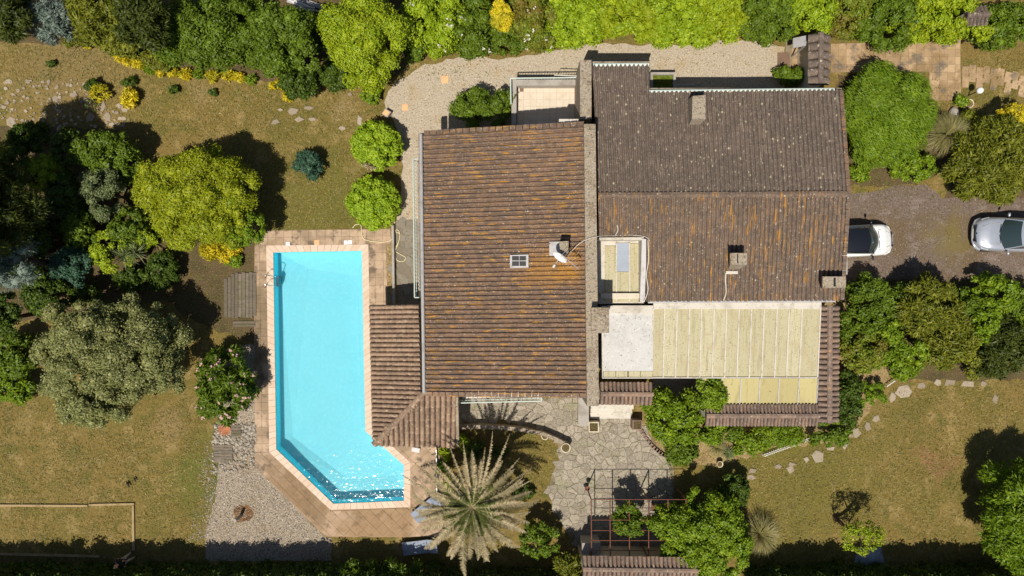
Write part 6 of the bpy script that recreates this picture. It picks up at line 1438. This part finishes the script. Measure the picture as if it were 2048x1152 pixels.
MB().add([(a.x, b.y, 1.5), (b.x, b.y, 1.9), (b.x, a.y, 1.9), (a.x, a.y, 1.5), (a.x, b.y, 1.4), (b.x, b.y, 1.8), (b.x, a.y, 1.8), (a.x, a.y, 1.4)], [(0,1,2,3),(7,6,5,4),(0,4,5,1),(1,5,6,2),(2,6,7,3),(3,7,4,0)]).build('sheet', M['zinc'], gp_); MB().box((b.x-.06, b.y, 0), (b.x, b.y+.06, 1.8)).build('post', M['zinc'], gp_)
pb_ = thing('planter_box', 'masonry planter with green turf behind the east wing', 'planter', P(1327, 175)); a, b = P(1301, 145, .9)-pb_.location, P(1351, 186, .9)-pb_.location; w_ = .12
MB().box((a.x, b.y, 0), (b.x, a.y, .75)).box((a.x, b.y, .75), (a.x+w_, a.y, .95)).box((b.x-w_, b.y, .75), (b.x, a.y, .95)).box((a.x+w_, a.y-w_, .75), (b.x-w_, a.y, .95)).build('box', M['concrete'], pb_)
nn_ = 1500; pp = np.stack([rng.uniform(a.x+w_, b.x-w_, nn_), rng.uniform(b.y, a.y-w_, nn_), np.full(nn_, .80)], 1); up_ = unit(rng.normal(size=(nn_, 3))*.5+np.array([0, 0, 1]))
Vv = leaves(pp, up_, rng.uniform(.06, .14, nn_), rng.uniform(.02, .04, nn_)).reshape(-1, 3); o = ob('turf', npmesh('turf', Vv, np.arange(len(Vv)).reshape(-1, 4)), pb_, LM['turf']); o['kind'] = 'stuff'
MB().box((a.x+w_, b.y, .75), (b.x-w_, a.y-w_, .775)).build('soil', M['lawn'], pb_)
o = MB().tube([P(1352, 170, .9), P(1384, 169.5, .9)], .045, 8).tube([P(1384, 169.5, .9), P(1386, 168, 0)], .04, 8).build('downpipe', M['zinc']); tag(o, 'short grey pipe in the shade behind the east wing', 'pipe')
# debris heap top
dh = thing('debris_heap', 'heap of broken sheets and laths in the gap at the top edge', 'debris', P(612, 18)); r = random.Random(8)
for k in range(10): 
    o = MB().box((-r.uniform(.3, .7), -.12, 0), (r.uniform(.3, .7), .12, .03)).build('sheet', M['zinc' if k % 3 else 'greyblue'], dh); o.location = (r.uniform(-.5, .5), r.uniform(-.5, .3), .02+.03*k); o.rotation_euler = (r.uniform(-.1, .1), r.uniform(-.1, .1), r.uniform(-.5, .5))
for k in range(6):
    o = MB().tube([(-.6, 0, 0), (.6, 0, .05)], .025, 5).build('lath', M['plastic_white'], dh); o.location = (r.uniform(-.3, .5), r.uniform(-.3, .3), .36+.02*k); o.rotation_euler = (0, 0, r.uniform(-1, 1))
bo = thing('boulder', 'dark grey boulder at the edge of the slab crossing bed', 'boulder', P(1905, 228)); iv, if_ = ico(); vv = iv*np.array([.26, .36, .25])*(1+.12*np.sin(iv[:, :1]*5)*np.sin(iv[:, 1:2]*4+1)); 
ob('rock', npmesh('rock', vv+np.array([0, 0, .12]), if_), bo, M['concrete'])

# ------------------------------------------------------------------ person in the hedge shadow
def person(px, py, rz):
    root = thing('person', 'person in black top and pale trousers standing in the hedge shadow', 'person', P(px, py), None, rz)
    # skeleton: joints and radii, facing +x
    J = {'pelvis': ((0, 0, .95), (.15, .12)), 'waist': ((.0, 0, 1.10), (.145, .11)), 'chest': ((.01, 0, 1.30), (.17, .12)), 'neckb': ((0, 0, 1.45), (.09, .08)), 'neck': ((.01, 0, 1.52), (.056, .056)), 'head0': ((.03, 0, 1.60), (.085, .08)), 'head1': ((.02, 0, 1.69), (.095, .088)), 'head2': ((.0, 0, 1.76), (.06, .06))}
    E = [('pelvis', 'waist'), ('waist', 'chest'), ('chest', 'neckb'), ('neckb', 'neck'), ('neck', 'head0'), ('head0', 'head1'), ('head1', 'head2')]
    for s, n_ in ((1, 'l'), (-1, 'r')):
        J.update({'hip'+n_: ((0, .10*s, .90), (.10, .09)), 'knee'+n_: ((.03, .13*s, .49), (.062, .06)), 'ank'+n_: ((-.01, .15*s, .09), (.045, .042)), 'toe'+n_: ((.14, .17*s, .045), (.045, .035)),
                  'sho'+n_: ((0, .18*s, 1.40), (.06, .06)), 'elb'+n_: ((-.03, .27*s, 1.13), (.045, .045)), 'wri'+n_: ((.19, .14*s, 1.10), (.03, .03)), 'pal'+n_: ((.26, .10*s, 1.12), (.034, .022))})
        E += [('pelvis', 'hip'+n_), ('hip'+n_, 'knee'+n_), ('knee'+n_, 'ank'+n_), ('ank'+n_, 'toe'+n_), ('chest', 'sho'+n_), ('sho'+n_, 'elb'+n_), ('elb'+n_, 'wri'+n_), ('wri'+n_, 'pal'+n_)]
        for k in range(5):
            if k < 4: a = (.30+.005*(k == 1), s*(.115-.022*k), 1.135-.004*k); b = (.33-.006*abs(k-1), s*(.105-.022*k), 1.11); 
            else: a = (.245, s*.06, 1.145); b = (.275, s*.035, 1.155)
            J['f%d%s' % (k, n_)] = (a, (.010, .010)); J['g%d%s' % (k, n_)] = (b, (.009, .009)); E += [('pal'+n_, 'f%d%s' % (k, n_)), ('f%d%s' % (k, n_), 'g%d%s' % (k, n_))]
    names = list(J); me = bpy.data.meshes.new('skeleton'); me.from_pydata([J[n_][0] for n_ in names], [(names.index(a), names.index(b)) for a, b in E], [])
    o = bpy.data.objects.new('skeleton', me); COL.objects.link(o); sk_ = o.modifiers.new('k', 'SKIN')
    for i, n_ in enumerate(names): me.skin_vertices[0].data[i].radius = J[n_][1]
    me.skin_vertices[0].data[0].use_root = True; ss = o.modifiers.new('s', 'SUBSURF'); ss.levels = 2
    bpy.context.view_layer.update(); dg = bpy.context.evaluated_depsgraph_get(); body = bpy.data.meshes.new_from_object(o.evaluated_get(dg)); bpy.data.objects.remove(o)
    body.name = 'body'; body.materials.clear()
    for m_ in (plain('skin', (206, 160, 132), .6), plain('black_top', (24, 25, 30), .9), plain('pale_trousers', (190, 180, 162), .9), plain('shoes', (60, 54, 50), .8)): body.materials.append(m_)
    for p in body.polygons:
        c = p.center; p.use_smooth = True
        if c.z > 1.49: i = 0
        elif c.z > .96 and abs(c.y) < .24 and c.x < .12 or (c.z > 1.2): i = 1
        elif c.x > .03 and c.z > 1.0 or abs(c.y) > .22 and c.z > 1.0: i = 0
        elif c.z > .10: i = 2
        else: i = 3
        p.material_index = i
    ob('body', body, root)
    hv = iv*np.array([.105, .098, .095]); keep = [f for f in if_ if not any(hv[k][0] > .045 and hv[k][2] < .05 or hv[k][2] < -.05 for k in f)]
    ob('hair', npmesh('hair', hv+np.array([.008, 0, 1.70]), np.array(keep)), root, plain('brown_hair', (62, 46, 36), .8))
    for s in (-1, 1):
        MB().lathe([(.003, -.012), (.012, 0), (.003, .012)], (.112, .033*s, 1.685), 8).build('eye', M['black'], root, True); MB().lathe([(.004, -.03), (.014, 0), (.004, .03)], (.03, .098*s, 1.67), 8).build('ear', M['paper'], root, True)
    MB().add([(.115, -.014, 1.645), (.115, .014, 1.645), (.112, 0, 1.69), (.14, 0, 1.650)], [(0, 1, 3), (1, 2, 3), (2, 0, 3), (0, 2, 1)]).build('nose', M['paper'], root)
    MB().tube([(.108, -.025, 1.617), (.117, 0, 1.615), (.108, .025, 1.617)], .006, 5).build('mouth', M['terracotta'], root)
    return root
person(266, 1109, math.radians(40))
rc = thing('remote_controller', 'small dark remote controller held by the person in the shade', 'controller', (0, 0, 0)); pr = bpy.data.objects['person']
c_, s_ = math.cos(pr.rotation_euler.z), math.sin(pr.rotation_euler.z); rc.location = (pr.location.x+.29*c_, pr.location.y+.29*s_, 1.115); rc.rotation_euler = pr.rotation_euler
MB().box((-.05, -.09, -.012), (.05, .09, .025)).build('case', M['black'], rc); MB().box((-.035, -.06, .025), (.035, .06, .028)).build('screen', M['glass'], rc)
for sg in (-1, 1): MB().tube([(.0, .07*sg, .025), (.0, .07*sg, .05)], .006, 6).build('stick', M['black'], rc)
print('plants', NPL[0], 'deck tiles', nd, 'coping', nc, 'tris', sum(len(o.data.loops)-2*len(o.data.polygons) for o in bpy.data.objects if o.type == 'MESH'))
